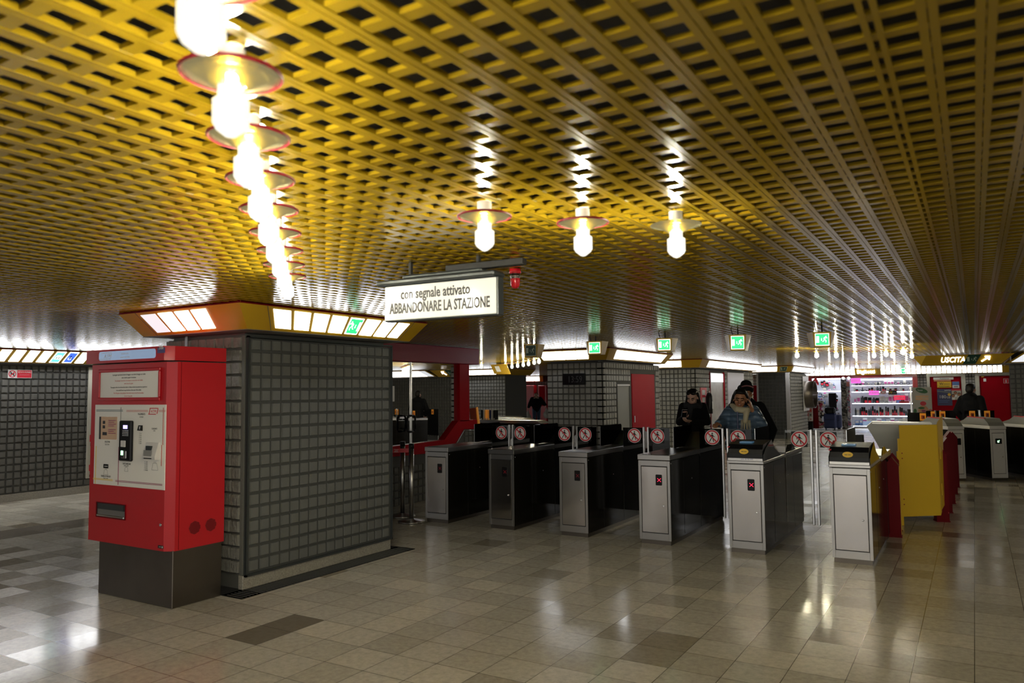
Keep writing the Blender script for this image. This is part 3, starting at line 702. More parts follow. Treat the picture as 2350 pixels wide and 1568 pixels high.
LAMP = lamp_proto()
def lamp(x_, y_, label, group, rim=True):
    o = dup(LAMP, (x_, y_, CEIL), 0, label, group)
    if not rim:
        for ch in list(o.children):
            if ch.name.startswith('rim'): bpy.data.objects.remove(ch)
    return o
G1 = 'pendant lamps in the long diagonal row by the ticket machine'
ROW = {-3: 'unseen lamp two places before the biggest lamp of the long row', -2: 'unseen lamp just before the biggest lamp of the long row', -1: 'biggest pendant lamp of the long diagonal row, cut by the photo edge',
       0: 'second largest pendant lamp of the long diagonal row, whole amber disc showing', 1: 'third lamp of the long diagonal row counting from the biggest', 2: 'fourth lamp of the long diagonal row counting from the biggest',
       3: 'fifth lamp of the long diagonal row counting from the biggest', 4: 'fourth from last lamp of the long diagonal row', 5: 'third from last lamp of the long diagonal row',
       6: 'second to last lamp of the long diagonal row, above the light box', 7: 'smallest lamp ending the long diagonal row above the pillar light box'}
for k_ in range(-12, 8):  # lowest indices are unseen lamps added behind the camera as fill
    lamp(-1.295-.2865*k_, 1.02+.2825*k_, ROW.get(k_, 'unseen fill lamp added to the long diagonal row behind the camera'), G1)
for i in range(9):  # unseen second row, added behind the camera for fill and contrast
    lamp(2.1-.2865*i, -1.6-.2825*i, 'unseen fill lamp of an added second row behind the camera', 'added fill lamps behind the camera')
for i in range(9):  # unseen row, added out of frame to brighten the yellow gate
    lamp(1.9+.2865*i, 4.6+.2825*i, 'unseen lamp of an added diagonal row lighting the yellow gate', 'added pendant lamps out of view to one side')
G2 = 'three pendant lamps above the white hanging sign'
for (x_, y_, lb, rm) in ((-1.564, 2.388, 'pendant lamp with red rim above the white evacuation sign, first of three', True), (-1.302, 2.70, 'middle one of three pendant lamps above the turnstiles, red rim tilted', True), (-1.006, 2.951, 'pendant lamp without red rim, third of the three above the turnstiles', False)):
    lamp(x_, y_, lb, G2, rm)
G3 = 'far pendant lamps in front of the kiosk'
for i, (px, py) in enumerate(((1829, 823), (1874, 823), (1919, 823), (1962, 823), (2006, 823), (2048, 823), (2093, 824), (2034, 820), (2073, 816))):
    a = on_z(px, py, 2.13); lamp(a[0], a[1], 'glowing lamp of the first far row, %s' % ['first from the black tiled pillar side', 'second, just below the last exit sign', 'third in the row', 'fourth in the row', 'fifth in the row', 'sixth in the row', 'beside the yellow exit fascia tip', 'set slightly higher between the fifth and sixth', 'set slightly higher near the exit fascia'][i], G3)
G4 = 'farthest pendant lamps right over the kiosk front'
for i, (px, py) in enumerate(((1904, 847), (1935, 847), (1966, 846), (1995, 846), (2024, 846), (2053, 846), (2081, 845), (2168, 845))):
    a = on_z(px, py, 2.13); lamp(a[0], a[1], 'tiny lamp over the kiosk front, %s' % ['above the open kiosk door', 'above the merchandise column', 'beside the ticket lettering', 'over the ticket lettering', 'over the middle of the shelves', 'over the end of the shelves', 'by the red frame corner', 'under the yellow exit fascia'][i], G4)
G5 = 'far pendant lamps behind the booth'
for i, (px, py) in enumerate(((1105, 846), (1160, 848), (1175, 847), (1188, 845), (1201, 843), (1213, 841), (1226, 838), (1237, 836))):
    a = on_z(px, py, 2.13); lamp(a[0], a[1], 'small round lamp past the red booth, %s' % ['alone next to the booth beam', 'first of the tight cluster', 'second of the tight cluster', 'third of the tight cluster', 'fourth of the tight cluster', 'fifth of the tight cluster', 'sixth of the tight cluster', 'last of the cluster by the exit sign'][i], G5)
for ch in list(LAMP.children): bpy.data.objects.remove(ch)
bpy.data.objects.remove(LAMP)

# ------------------------------------------------------------------ hanging evacuation sign and siren
sa, sb = on_z(882, 657, 2.2), on_z(1142, 632, 2.2)
A, B = Vector((*sa, 0)), Vector((*sb, 0)); SW = (B-A).length; ang = math.atan2(B.y-A.y, B.x-A.x)
t = thing('hanging_sign', 'white hanging sign reading con segnale attivato in a slate grey metal case', 'sign', (A.x, A.y, 0), ang)
z0, z1 = 1.995, 2.198
k = MB(); k.bbox((0, .0, z0), (SW, .065, z1), 'grey_metal', .006); k.bbox((-.035, -.035, z1), (SW-.005, .09, z1+.028), 'grey_metal', .008); k.bbox((.12, .0, z1+.028), (SW-.1, .09, z1+.055), 'grey_metal', .01)
k.build('case', t)
MB().bbox((.008, -.006, z0+.008), (SW-.008, .001, z1-.006), 'signwhite', .004).build('face_panel', t, 'white glossy acrylic face')
k = MB(); H_ = z1-z0
k.text('con segnale attivato', .080, 'ink', face_mx(SW*.47, -.0068, z0+H_*.60), .71*SW/.74, .0008, bold=.0016)
k.text('ABBANDONARE LA STAZIONE', .080, 'ink', face_mx(SW*.5, -.0068, z0+H_*.22), .59*SW/.74, .0008, bold=.0018); k.build('lettering', t, 'black lettering')
k = MB(); k.bbox((SW*.55, .01, z1+.05), (SW+.14, .06, z1+.085), 'rubber', .003); k.build('mounting_rail', t, 'dark mounting rail')
for f_ in (.2, .8): MB().box((SW*f_, .03, z1+.05), (SW*(f_+.02), .05, CEIL+.01), 'rubber').build('hanger', t)
s_ = on_z(1182, 618, CEIL)
t = thing('siren', 'small red alarm beacon hanging from the ceiling next to the white sign', 'alarm', (s_[0], s_[1], CEIL))
MB().lathe([(0, 0), (.034, 0), (.036, -.026), (.030, -.028)], 'siren', 20).build('base', t)
MB().lathe([(.026, -.026), (.026, -.036), (.030, -.037), (.030, -.046), (.026, -.048), (.026, -.058)], 'steel_plain', 20).build('collar', t, 'grey and black collar')
MB().lathe([(.029, -.056), (.030, -.062), (.027, -.095), (.018, -.112), (0, -.116)], 'siren', 20).build('lens', t, 'glossy red lens')

# ------------------------------------------------------------------ hanging exit signs
def exit_sign(x_, y_, rz, lit, label, zt=2.245, w=.20, h=.19):
    t = thing('exit_sign', label, 'exit sign', (x_, y_, 0), rz, 'hanging yellow exit signs over the turnstiles')
    zb = zt-h; k = MB()
    T = [(-w/2-.01, 0, zt), (w/2+.01, 0, zt), (w/2+.075, .16, zt), (-w/2-.05, .16, zt)]; Bt = [(-w/2+.008, .0, zb), (w/2-.008, .0, zb), (w/2+.03, .14, zb), (-w/2-.02, .14, zb)]
    v = Bt+T; k.add(v, [(0, 3, 2, 1), (4, 5, 6, 7), (0, 1, 5, 4), (1, 2, 6, 5), (2, 3, 7, 6), (3, 0, 4, 7)], 'yellow'); k.build('housing', t)
    g = MB(); a = .018
    g.box((-w/2+a, -.004, zb+a), (w/2-a, 0, zt-a), 'pict_lit' if lit else 'pict_off'); g.box((-w/2+a+.006, -.006, zb+a+.006), (w/2-a-.006, -.004, zt-a-.006), 'green_lit' if lit else 'green_off')
    run_figure(g, face_mx(0, -.0065, (zb+zt)/2) @ Matrix.Diagonal((1, 1, 1, 1)), (w-.06)*.80, 'pict_lit' if lit else 'pict_off'); g.build('pictogram_face', t, 'glowing green pictogram' if lit else 'dark green pictogram')
    b = MB(); b.tube((.01, .06, zt), (.01, .06, CEIL+.02), .008, 'rubber'); b.tube((-.05, .05, zt), (-.075, .05, CEIL+.02), .005, 'rubber'); b.build('bracket', t, 'black hanger rod')
    return t
for (px, pt, pb, lit, lb) in ((1218, 790, 820, False, 'unlit yellow cased exit sign hanging over the second turnstile from the booth'), (1364, 783, 814, True, 'lit green exit sign in front of the clock pillar light box'),
                           (1524, 776, 807, True, 'lit green exit sign over the fourth turnstile from the booth'), (1692, 768, 805, True, 'lit green exit sign above the woman in the blue jacket'), (1886, 762, 797, True, 'lit green exit sign hanging closest to the far kiosk lamps')):
    x_, z_ = on_y(px, pt, 9.2); _, zb_ = on_y(px, pb, 9.2)
    exit_sign(x_, 9.2, .30, lit, lb, z_, .185, z_-zb_)

# ------------------------------------------------------------------ no entry roundel, displays
def roundel(mb, mx, r=.086):
    mb.prism([(-r*.95, -r*.95, -.001), (r*.95, -r*.95, -.001), (r*.95, r*.95, -.001), (-r*.95, r*.95, -.001)], (0, 0, .001), 'black', mx)
    mb.disc(r, 'roundel_white', mx, 36, .0012); mb.disc(r*.94, 'redink', mx @ Matrix.Translation((0, 0, .0014)), 36, .0008, r*.76)
    man_figure(mb, mx @ Matrix.Translation((0, 0, .0014)), r*1.28, 'ink', .0008)
    mb.box((-r*.86, -r*.085, 0), (r*.86, r*.085, .0008), 'redink', mx @ Matrix.Translation((0, 0, .0026)) @ Matrix.Rotation(-PI/4, 4, 'Z'))

# ------------------------------------------------------------------ turnstiles
PITCH_T, TW, TL, TY = .941, .345, 1.92, 7.60
def turnstile(x_, y_, rz, nose, label, led='x', leaves=(True, True), clear=(False, False), fin=True, W=TW, L=TL, rear=True, group='turnstiles across the hall', sticker=False, led_mat='led_red', name='turnstile', gate_y=1.0, orange=False, white=False, scribble=False):
    t = thing(name, label, 'turnstile', (x_, y_, 0), rz, group); h = W/2
    MB().box((-h+.012, .015, 0), (h-.012, L-.015, .045), 'steel_base').build('plinth', t)
    zt = .862
    k = MB(); k.box((-h, .004, .045), (h, L*.52-.004, zt), 'steel_side'); k.box((-h, L*.52+.004, .045), (h, L, zt-.02), 'steel_side'); k.box((-h+.003, .01, .05), (h-.003, L-.01, zt-.03), 'black')
    for yy in (.42, .95+.45): k.box((h, yy, .06), (h+.0012, yy+.004, zt-.03), 'rubber'); k.box((-h-.0012, yy, .06), (-h, yy+.004, zt-.03), 'rubber')
    for yy, zz in ((.03, .835), (.7, .62), (1.12, .66)): k.lathe([(.006, 0), (.006, .002), (0, .003)], 'alu', 8, frame_mx((h, yy, zz), (0, 1, 0), (0, 0, 1)))
    k.build('cabinet', t, 'dark mirror polished cabinet sides')
    f = MB(); s = 'steel_plain' if not white else 'white'
    for a, b in (((-h, .045), (-h+.028, zt)), ((h-.028, .045), (h, zt)), ((-h+.028, zt-.055), (h-.028, zt)), ((-h+.028, .045), (h-.028, .115))):
        f.bbox((a[0], -.004, a[1]), (b[0], .006, b[1]), s, .0015)
    f.build('front_frame', t)
    d = MB(); d.box((-h+.026, .002, .11), (h-.026, .004, zt-.05), 'ink'); d.bbox((-h+.034, -.005, .122), (h-.034, .004, zt-.063), 'steel' if not white else 'white', .002); do = d.build('front_door', t, 'brushed steel door panel')
    MB().lathe([(.011, 0), (.011, .004), (.005, .005), (.005, .002), (0, .002)], 'chrome', 14, face_mx(h-.075, -.005, .40)).build('lock', do)
    if led:
        lx = h*.30; lz = .665
        g = MB(); r = .008; w2, h2 = (.034, .056) if led == 'x' else (.055, .045); lx = lx if led == 'x' else 0
        pl = []
        for cx, cz, a0 in ((w2-r, h2-r, 0), (-w2+r, h2-r, 90), (-w2+r, -h2+r, 180), (w2-r, -h2+r, 270)):
            for i in range(4): a = math.radians(a0+i*30); pl.append((lx+cx+r*math.cos(a), -.005, lz+cz+r*math.sin(a)))
        g.prism(pl[::-1], (0, -.003, 0), 'black'); go = g.build('display', do, 'black display window')
        c = MB()
        if led == 'x':
            q = face_mx(lx+.004, -.008, lz)
            for a in (.75, -.75): c.box((-.026, -.0019, 0), (.026, .0019, .001), led_mat, q @ Matrix.Rotation(a, 4, 'Z'))
            c.build('red_cross', go, 'red lit cross')
        else:
            q = face_mx(0, -.008, lz) @ Matrix.Rotation(PI*.25, 4, 'Z')
            c.box((-.026, -.006, 0), (.02, .006, .001), 'led_green', q); c.prism([(-.03, 0, 0), (-.008, -.022, 0), (-.002, -.016, 0), (-.016, 0, 0), (-.002, .016, 0), (-.008, .022, 0)], (0, 0, .001), 'led_green', q)
            c.build('green_arrow', go, 'green lit arrow')
    # top plate and, with a nose, the validator hood
    tp = MB(); tp.bbox((-h-.006, -.010, zt+.006), (h+.006, L*.52-.003, zt+.060 if not nose else zt+.034), s, .004); tp.bbox((-h-.006, L*.52+.003, zt-.012), (h+.006, L+.005, zt+.046), 'steel_plain', .004)
    tp.box((-h+.02, .02, zt), (h-.02, L-.02, zt+.01), 'ink'); tp.build('top_plate', t, 'steel top plate')
    if nose:
        z_ = zt+.036
        prof = [(.0, z_), (.003, z_+.06), (.014, z_+.11), (.05, z_+.155), (.34, z_+.185), (.36, z_+.150), (.36, z_)]
        n = MB(); n.prism([(-h+.006, a, b) for a, b in prof], (W-.012, 0, 0), 'black')
        n.prism([(-h+.004, -.003, z_-.002), (h-.004, -.003, z_-.002), (h-.004, -.002, z_+.022), (-h+.004, -.002, z_+.022)], (0, .004, 0), 'steel_plain')
        no = n.build('validator_hood', t, 'glossy black validator hood')
        q = MB()
        for sx in (-h-.004, h-.002):
            q.prism([(sx, 0, z_), (sx, .003, z_+.06), (sx, .10, z_+.115), (sx, .36, z_+.19), (sx, .50, z_+.09), (sx, .78, z_+.0)], (.006, 0, 0), 'steel_side')
            q.prism([(sx, 1.0, z_), (sx, 1.12, z_+.085), (sx, 1.30, z_+.085), (sx, 1.60, z_+.0)], (.006, 0, 0), 'steel_side')
        q.build('side_cheek', t, 'steel cheek plates')
        MB().box((-.075, .10, z_+.163), (.045, .20, z_+.1768), 'screen_blue').build('reader_screen', no, 'faint blue screen')
        if sticker:
            g = MB(); u = frame_mx((-.01, .0055, z_+.088), (1, 0, 0), (0, .20, 1)); g.prism([(.045*math.cos(2*PI*i/28), .026*math.sin(2*PI*i/28), .003) for i in range(28)], (0, 0, .002), 'sticker', u)
            g.box((-.026, -.0045, .005), (-.002, .0005, .0058), 'ink', u); g.box((.002, -.0045, .005), (.026, .0005, .0058), 'ink', u); g.build('round_sticker', no, 'yellow oval sticker')
        if scribble:
            g = MB(); u = frame_mx((.02, -.0045, z_+.020), (-1, 0, 0), (0, 0, -1)); M.setdefault('blueink', mat('blue_ink', (.05, .04, .30), .6)); g.text('Losa  Ru  SS  TOT', .018, 'blueink', u @ Matrix.Diagonal((1, 1, -1, 1)), .85, .0004, shear=.2); g.build('scribble', no, 'blue marker scribble')
        MB().prism([(-h-.002, .02, z_+.12), (-h+.02, .02, z_+.125), (-h+.02, .30, z_+.190), (-h-.002, .30, z_+.190)], (0, 0, .007), 'redink').build('red_strip', no, 'red edge strip')
    else:
        q = MB(); q.bbox((-h+.03, .03, zt+.060), (h-.03, L*.50, zt+.0625), 'black', .001); q.build('glass_plate', t, 'black glossy plate')
        if rear:
            z_ = zt+.044
            q = MB()
            q.prism([(-h, L-.78, z_), (-h, L-.48, z_+.0), (-h, L-.20, z_+.17), (-h, L-.02, z_+.12), (-h, L, z_)][1:], (W, 0, 0), 'steel_plain'); q.build('rear_hood', t, 'steel wedge hood')
    # fixed glass fin along the top and the two swing leaves
    if fin:
        x0 = -h+.01; y0 = gate_y+.07
        f = MB(); f.prism([(x0, y0, zt+.05), (x0, y0+.66, zt+.05), (x0, y0+.66, 1.14), (x0, y0+.64, 1.16), (x0, y0+.02, 1.16), (x0, y0, 1.14)], (.010, 0, 0), 'glass_dark')
        f.box((x0+.002, y0-.004, zt+.05), (x0+.008, y0, 1.155), 'alu'); f.build('glass_fin', t, 'smoked glass fin')
    half = (PITCH_T-TW)/2
    for side, on, cl in ((1, leaves[0], clear[0]), (-1, leaves[1], clear[1])):
        if not on: continue
        a = side*(h+.006); b = side*(h+half-.018); m = 'glass' if cl else 'glass_dark'
        g = MB(); g.box((a, gate_y-.006, .17), (b, gate_y+.006, 1.150), m); go = g.build('gate_leaf', t, 'smoked glass leaf' if not cl else 'clear glass leaf')
        e = MB(); e.bbox((b-side*.020, gate_y-.016, .155), (b+side*.002, gate_y+.016, 1.160), 'alu', .004); e.build('edge_bar', go, 'aluminium edge bar')
        r = MB()
        if orange:
            cx_ = (a+b)/2; r.bbox((cx_-.055, gate_y-.012, 1.0), (cx_+.055, gate_y-.006, 1.145), 'orange', .002); r.box((cx_-.03, gate_y-.014, 1.03), (cx_+.03, gate_y-.012, 1.105), 'wood'); r.box((cx_, gate_y-.016, 1.04), (cx_+.015, gate_y-.014, 1.09), 'ink'); r.build('card_sticker', go, 'orange sticker')
        else:
            roundel(r, face_mx((a+b)/2+side*.01, gate_y-.0085, 1.055)); r.build('no_entry_roundel', go, 'white disc with red ring and crossed out walker')
    return t
TXS = [-5.715+PITCH_T*i for i in range(6)]
LB = ['steel turnstile closest to the red booth, standing by the belt post', 'dark fronted turnstile, second from the red booth', 'turnstile with a dim red cross, third from the red booth', 'turnstile with red cross display in front of the woman in black', 
      'turnstile with glossy black hood, yellow oval sticker and bright red cross', 'steel turnstile with black hood and bare door beside the red posts']
for i, x_ in enumerate(TXS):
    turnstile(x_, TY, 0, i >= 4, LB[i], 'x' if i < 5 else None, (i < 5, i > 0), (i == 4, i == 5), sticker=i >= 4, scribble=i == 4, led_mat='led_red' if i in (3, 4) else 'led_red_dim')
# second bank turned about thirty degrees
RZ = .555; c_, s_ = math.cos(RZ), math.sin(RZ)
for i, lb in enumerate(('far turnstile with blank black display behind the red posts', 'far turnstile with a green lit arrow', 'far turnstile cut by the edge of the photo, pale hood')):
    bx_, by_ = .31-.62*1.06*(1-i)*1.0, 15.40-.40*(1-i)*1.0
    bx_, by_ = (-.30, 15.03) if i == 0 else (.31, 15.40) if i == 1 else (1.02, 15.82)
    o = turnstile(bx_, by_, RZ, False, lb, 'x' if i == 0 else 'arrow', (i < 2, i > 0), (False, False), W=.27, L=1.85, rear=False, group='far turned bank of turnstiles', led_mat='black', white=True, fin=False, gate_y=1.15, orange=True)
    k = MB(); h = .135
    k.prism([(-h, .0, .90), (-h, .06, .98), (-h, .15, 1.045), (-h, .62, 1.06), (-h, .74, 1.0), (-h, 1.02, .93), (-h, 1.02, .90)], (.27, 0, 0), 'hood_pale'); k.prism([(-h-.003, .15, 1.045), (-h-.003, .62, 1.06), (-h-.003, .62, 1.07), (-h-.003, .15, 1.055)], (.04, 0, 0), 'redink')
    k.build('side_hood', o, 'pale hood with red edge')
    k = MB(); q = frame_mx((0, .10, .972), (1, 0, 0), (0, .78, .62)); k.prism([(.05*math.cos(2*PI*j/20), .03*math.sin(2*PI*j/20), .004) for j in range(20)], (0, 0, .002), 'sticker', q); k.build('round_sticker', o, 'yellow sticker')
for i, (px, py, yy) in enumerate(((2118, 956, 16.6), (2160, 951, 17.8))):
    x_, z_ = on_y(px, py, yy); t = thing('glass_barrier', 'black gate panel with an orange card slot sticker, %s' % ['directly above the yellow gate', 'lower one farther past the yellow gate'][i], 'gate', (x_, yy, 0), .3, 'far black gate panels')
    MB().bbox((-.27, 0, .35), (.27, .02, z_+.075), 'black', .004).build('glass_panel', t)
    MB().box((-.27, .0, .0), (-.24, .02, .35), 'alu').build('foot', t)
    k = MB(); k.bbox((-.055, -.006, z_-.08), (.055, 0, z_+.06), 'orange', .004); k.box((-.03, -.008, z_-.05), (.03, -.006, z_+.02), 'wood'); k.box((.005, -.009, z_-.035), (.02, -.008, z_+.005), 'ink'); k.build('sticker', t, 'orange sticker')

# ------------------------------------------------------------------ red posts and yellow gate
G = 'red pointed barrier posts'
def red_post(x_, y_, rz, label, h=.86, w=.135):
    t = thing('barrier_post', label, 'post', (x_, y_, 0), rz, G)
    k = MB(); a = w/2
    v = [(-a, -a, 0), (a, -a, 0), (a, a, 0), (-a, a, 0), (-a, -a, h-.09), (a, -a, h-.09), (a, a, h-.09), (-a, a, h-.09), (0, -a, h), (0, a, h)]
    k.add(v, [(0, 3, 2, 1), (0, 1, 5, 8, 4), (2, 3, 7, 9, 6), (1, 2, 6, 5), (3, 0, 4, 7), (5, 6, 9, 8), (7, 4, 8, 9)], 'red_dark'); k.build('post_body', t)
    MB().box((-a-.006, -a-.006, 0), (a+.006, a+.006, .012), 'red_dark').build('foot_plate', t)
    k = MB(); k.box((a, -.012, .02), (a+.004, .0, h-.10), 'yellow_gate'); k.build('yellow_edge', t, 'yellow edge strip')
    return t
red_post(-.84, 9.62, .30, 'dark red pointed post directly behind the steel turnstile with bare door', .87)
red_post(-.80, 9.22, .05, 'dark red post pressed against the back of the bare door turnstile', .85)
red_post(-.40, 10.50, .30, 'dark red pointed post at the free edge of the big yellow gate', .89)
red_post(-.385, 11.25, .30, 'second dark red post past the yellow gate', .89)
red_post(-.37, 12.15, .30, 'third dark red post past the yellow gate, yellow strip showing', .90)
red_post(-.36, 13.25, .30, 'tallest looking red post beside the far blank turnstile', .93)
red_post(-.35, 14.15, .30, 'last dark red post in the row, by the far turnstiles', .88)
t = thing('barrier_gate', 'big yellow sheet metal gate folded at one edge between the red posts', 'gate', (-.775, 9.98, 0), .0)
k = MB(); k.prism([(0, 0, .10), (.375, .30, .10), (.385, .33, .14), (.385, .33, 1.19), (.375, .30, 1.155), (0, 0, 1.155)], (.004, -.008, 0), 'yellow_gate'); 
k.prism([(.385, .325, .16), (.41, .46, .20), (.43, .52, 1.26), (.385, .33, 1.185)], (.004, 0, 0), 'yellow_gate'); k.build('gate_sheet', t)
for zz in (.80, .27): 
    k = MB(); q = frame_mx((0, 0, zz), (.375, .30, 0), (0, 0, 1)); k.bbox((-.045, -.055, 0), (.045, .055, .008), 'yellow_gate', .002, q)
    for a in (-.03, .03): k.disc(.008, 'wood', q @ Matrix.Translation((.02, a, .008)), 10, .002)
    k.build('hinge', t)
for zz in (.75, .33): MB().bbox((.395, .31, zz), (.405, .33, zz+.14), 'yellow_gate', .003).build('latch', t)
k = MB(); k.prism([(-.02, -.02, .0), (.0, -.0, .0), (.0, .0, 1.0), (-.02, -.02, 1.0)], (.012, 0, 0), 'yellow_gate'); k.build('hinge_strip', t)
# grey hood cabinet behind
t = thing('exit_cabinet', 'grey steel cabinet with sloped top between the turnstiles and the yellow gate', 'cabinet', (-.95, 10.75, 0), .1)
xq = [on_y(p_, 1000, 10.75)[0]+.95 for p_ in (1990, 2003, 2055, 2140)]
k = MB(); k.prism([(xq[2], 0, 0), (xq[2], 0, .42), (xq[1], 0, .98), (xq[0], 0, 1.10), (xq[1], 0, 1.16), (xq[3], 0, 1.15), (xq[3], 0, 0)], (0, .34, 0), 'hood_pale'); k.build('body', t)
k = MB(); 
k.bbox((xq[1], -.003, 1.135), (xq[3], 0, 1.15), 'steel_plain', .001); k.build('edge_trim', t)
t = thing('gate_box', 'small dark brown box behind the black hood of the bare door turnstile', 'box', (-1.27, 10.2, 0))
MB().bbox((-.11, 0, .62), (.08, .12, 1.02), 'blind', .006).build('body', t); MB().box((-.03, .03, 0), (.01, .08, .62), 'rubber').build('stand', t)

# ------------------------------------------------------------------ belt posts
def belt_post(x_, y_, label):
    t = thing('belt_post', label, 'barrier post', (x_, y_, 0), 0, 'belt posts by the booth')
    MB().lathe([(0, 0), (.165, 0), (.168, .012), (.150, .022), (.06, .036), (.032, .045)], 'steel_plain', 36).build('base', t)
    MB().tube((0, 0, .03), (0, 0, .90), .030, 'steel_plain', None, 20).build('pole', t)
    k = MB(); k.tube((0, 0, .90), (0, 0, .965), .034, 'black', None, 20); k.box((-.012, -.036, .84), (.012, -.028, .96), 'black'); k.build('belt_head', t, 'black belt head')
    return t
belt_post(-6.03, 7.50, 'steel belt post standing right beside the turnstile closest to the booth')
belt_post(-6.40, 7.78, 'second steel belt post partly behind the other, near the grey pillar')
t = thing('barrier_belt', 'red retractable belt with white emblem stretched between post and pillar', 'belt', (-6.03, 7.50, 0))
k = MB(); k.prism([(-.03, -.012, .905), (-.72, -.06, .870), (-.72, -.06, .820), (-.03, -.012, .855)], (0, .003, 0), 'red'); k.build('webbing', t)
k = MB(); q = frame_mx((-.22, -.028, .868), (.69, .048, .0), (0, 0, 1)); k.text('ATM', .022, 'white', q @ Matrix.Translation((0, -.008, .002)), 1.1, .0004, shear=.2)
for yy in (-.015, .017): k.box((-.035, yy, .001), (.035, yy+.003, .002), 'white', q)
k.build('emblem', t)

# ------------------------------------------------------------------ ticket booth
BX = -7.0
t = thing('ticket_booth', 'red framed ticket booth with dark glass behind the tiled pillar', 'booth', (BX, 8.0, 0))
MB().bbox((-2.2, -1.4, 2.045), (.05, 2.42, 2.305), 'crimson', .008).build('roof_beam', t, 'crimson beam')
k = MB(); k.bbox((-.10, 1.93, 1.13), (.0, 2.20, 2.05), 'red_booth', .004); k.build('corner_column', t)
def BZ(px, py): a, z = on_x(px, py, BX); return a-8.0, z
pts = [BZ(900, 1044), BZ(1035, 1036), BZ(1065, 985), BZ(1095, 985), BZ(1095, 963), BZ(1052, 966), BZ(1020, 1010), BZ(900, 1030)]
pts[0] = (-1.4, pts[0][1]); pts[-1] = (-1.4, pts[-1][1])
MB().prism([(0, a, z) for a, z in pts], (-.20, 0, 0), 'red_booth').build('sill', t, 'stepped red sill')
k = MB(); zs = pts[1][1]
k.box((-.14, -1.4, .0), (-.04, pts[1][0], pts[0][1]), 'grout'); k.prism([(-.04, pts[1][0], 0), (-.04, pts[3][0], 0), (-.04, pts[3][0], pts[3][1]), (-.04, pts[2][0], pts[2][1]), (-.04, pts[1][0], pts[1][1])], (-.1, 0, 0), 'grout'); bo = k.build('base_wall', t, 'grey tiled base')
k = MB(); tile_wall(k, (-.04, -1.4), (-.04, pts[3][0]), 0, 1.0, 'tile', 'grout', skip=[(0, 1.4+pts[1][0]+.12, pts[1][1]-.1, 2), (0, 1.4+pts[2][0]+.0, pts[2][1]-.16, 2)], d=.02, solid=False); k.build('tiles', bo)
k = MB(); e = .014
for a, b in ((pts[1], pts[2]), (pts[2], pts[3])):
    k.tube((.0, a[0], a[1]-.02), (.0, b[0], b[1]-.02), .010, 'steel_plain', None, 8)
k.tube((.0, pts[3][0], 0), (.0, pts[3][0], pts[3][1]), .010, 'steel_plain', None, 8); k.build('metal_trim', t)
k = MB(); k.prism([(-.06, -1.4, pts[-1][1]-.01), (-.06, pts[6][0], pts[6][1]-.01), (-.06, pts[5][0], pts[5][1]-.01), (-.06, 1.96, 1.13), (-.06, 1.96, 2.06), (-.06, -1.4, 2.06)], (-.008, 0, 0), 'glass_booth'); go = k.build('glazing', t, 'dark reflective glass')
a_, _ = BZ(950, 900)
MB().box((-.058, a_-.01, .86), (-.046, a_+.012, 2.05), 'steel_plain').build('door_edge', go, 'thin metal door edge')
k = MB(); (ya, za), (yb2, zb2) = BZ(931, 992), BZ(949, 954); r = .014
pth = [(.03, ya, za+.03), (.03, ya, zb2-.03), (.03, ya+.03, zb2), (.03, yb2-.03, zb2), (.03, yb2, zb2-.03), (.03, yb2, za+.03), (.03, yb2-.03, za), (.03, ya+.03, za)]
for i in range(8): k.tube(pth[i], pth[(i+1) % 8], r, 'black', None, 8); k.ball(pth[i], r, 'black', 8)
for zz in (za+.05, zb2-.05): k.tube((-.05, ya, zz), (.03, ya, zz), .010, 'black', None, 8)
k.build('door_handle', go, 'black loop handle')
(ya, za), (yb2, zb2) = BZ(899, 922), BZ(912, 886)
MB().box((-.056, ya-.1, za), (-.052, yb2, zb2), 'panelwhite').build('paper_notice', go, 'pale paper notice')
k = MB(); k.box((-2.1, -1.4, 0), (-2.0, 2.2, 2.06), 'blind'); k.box((-2.0, 2.1, 0), (-.2, 2.19, 2.06), 'blind'); k.box((-2.1, -1.4, 2.04), (-.1, 2.2, 2.06), 'blind')
for i in range(20): k.box((-1.95, -1.3+i*.17, .9), (-1.93, -1.3+i*.17+.12, 2.04), 'blind')
k.build('inner_lining', t, 'dark vertical blinds')
k = MB(); k.bbox((-1.2, -.2, .86), (-.3, 1.2, .90), 'steel_plain', .004); k.bbox((-1.1, 1.0, .0), (-.4, 1.1, .86), 'steel_base', .004); k.build('desk', t)
t = thing('monitor', 'violet glowing monitor seen dimly through the booth glass', 'monitor', (BX-.75, 8.35, .90), .6)
MB().bbox((-.20, 0, .08), (.20, .03, .36), 'black', .006).build('case', t); MB().box((-.18, -.003, .10), (.18, 0, .34), 'led_violet').build('screen', t); MB().bbox((-.05, 0, 0), (.05, .05, .09), 'black', .004).build('stand', t)

# ------------------------------------------------------------------ counters with leaflets past the booth
def counter(name, px0, px1, ptop, y_, h, d, label, lip=.03, m='steel_plain'):
    x0, _ = on_y(px0, ptop, y_); x1, z1 = on_y(px1, ptop, y_)
    t = thing(name, label, 'counter', (x0, y_, 0), 0, 'steel topped counters past the booth')
    W_ = x1-x0
    MB().bbox((.03, .03, 0), (W_-.12, d-.03, z1-lip), 'steel_side', .004).build('body', t)
    MB().prism([(0, -.0, z1-lip), (W_, 0, z1-lip), (W_-.12, .0, z1), (.02, .0, z1)], (0, d, 0), m).build('top', t, 'bright steel top')
    return t, x0, x1, z1
counter('counter', 1079, 1243, 966, 11.6, 0, .32, 'steel counter with the longest bright top, in front of the clock pillar foot', .05)
counter('counter', 1130, 1205, 961, 13.0, 0, .4, 'narrower steel counter just behind the longest one', .03)
counter('counter', 1110, 1185, 957, 14.4, 0, .4, 'farthest steel counter, below the far ticket machine', .03)
(cx0, cz0) = on_y(1077, 960, 11.0)
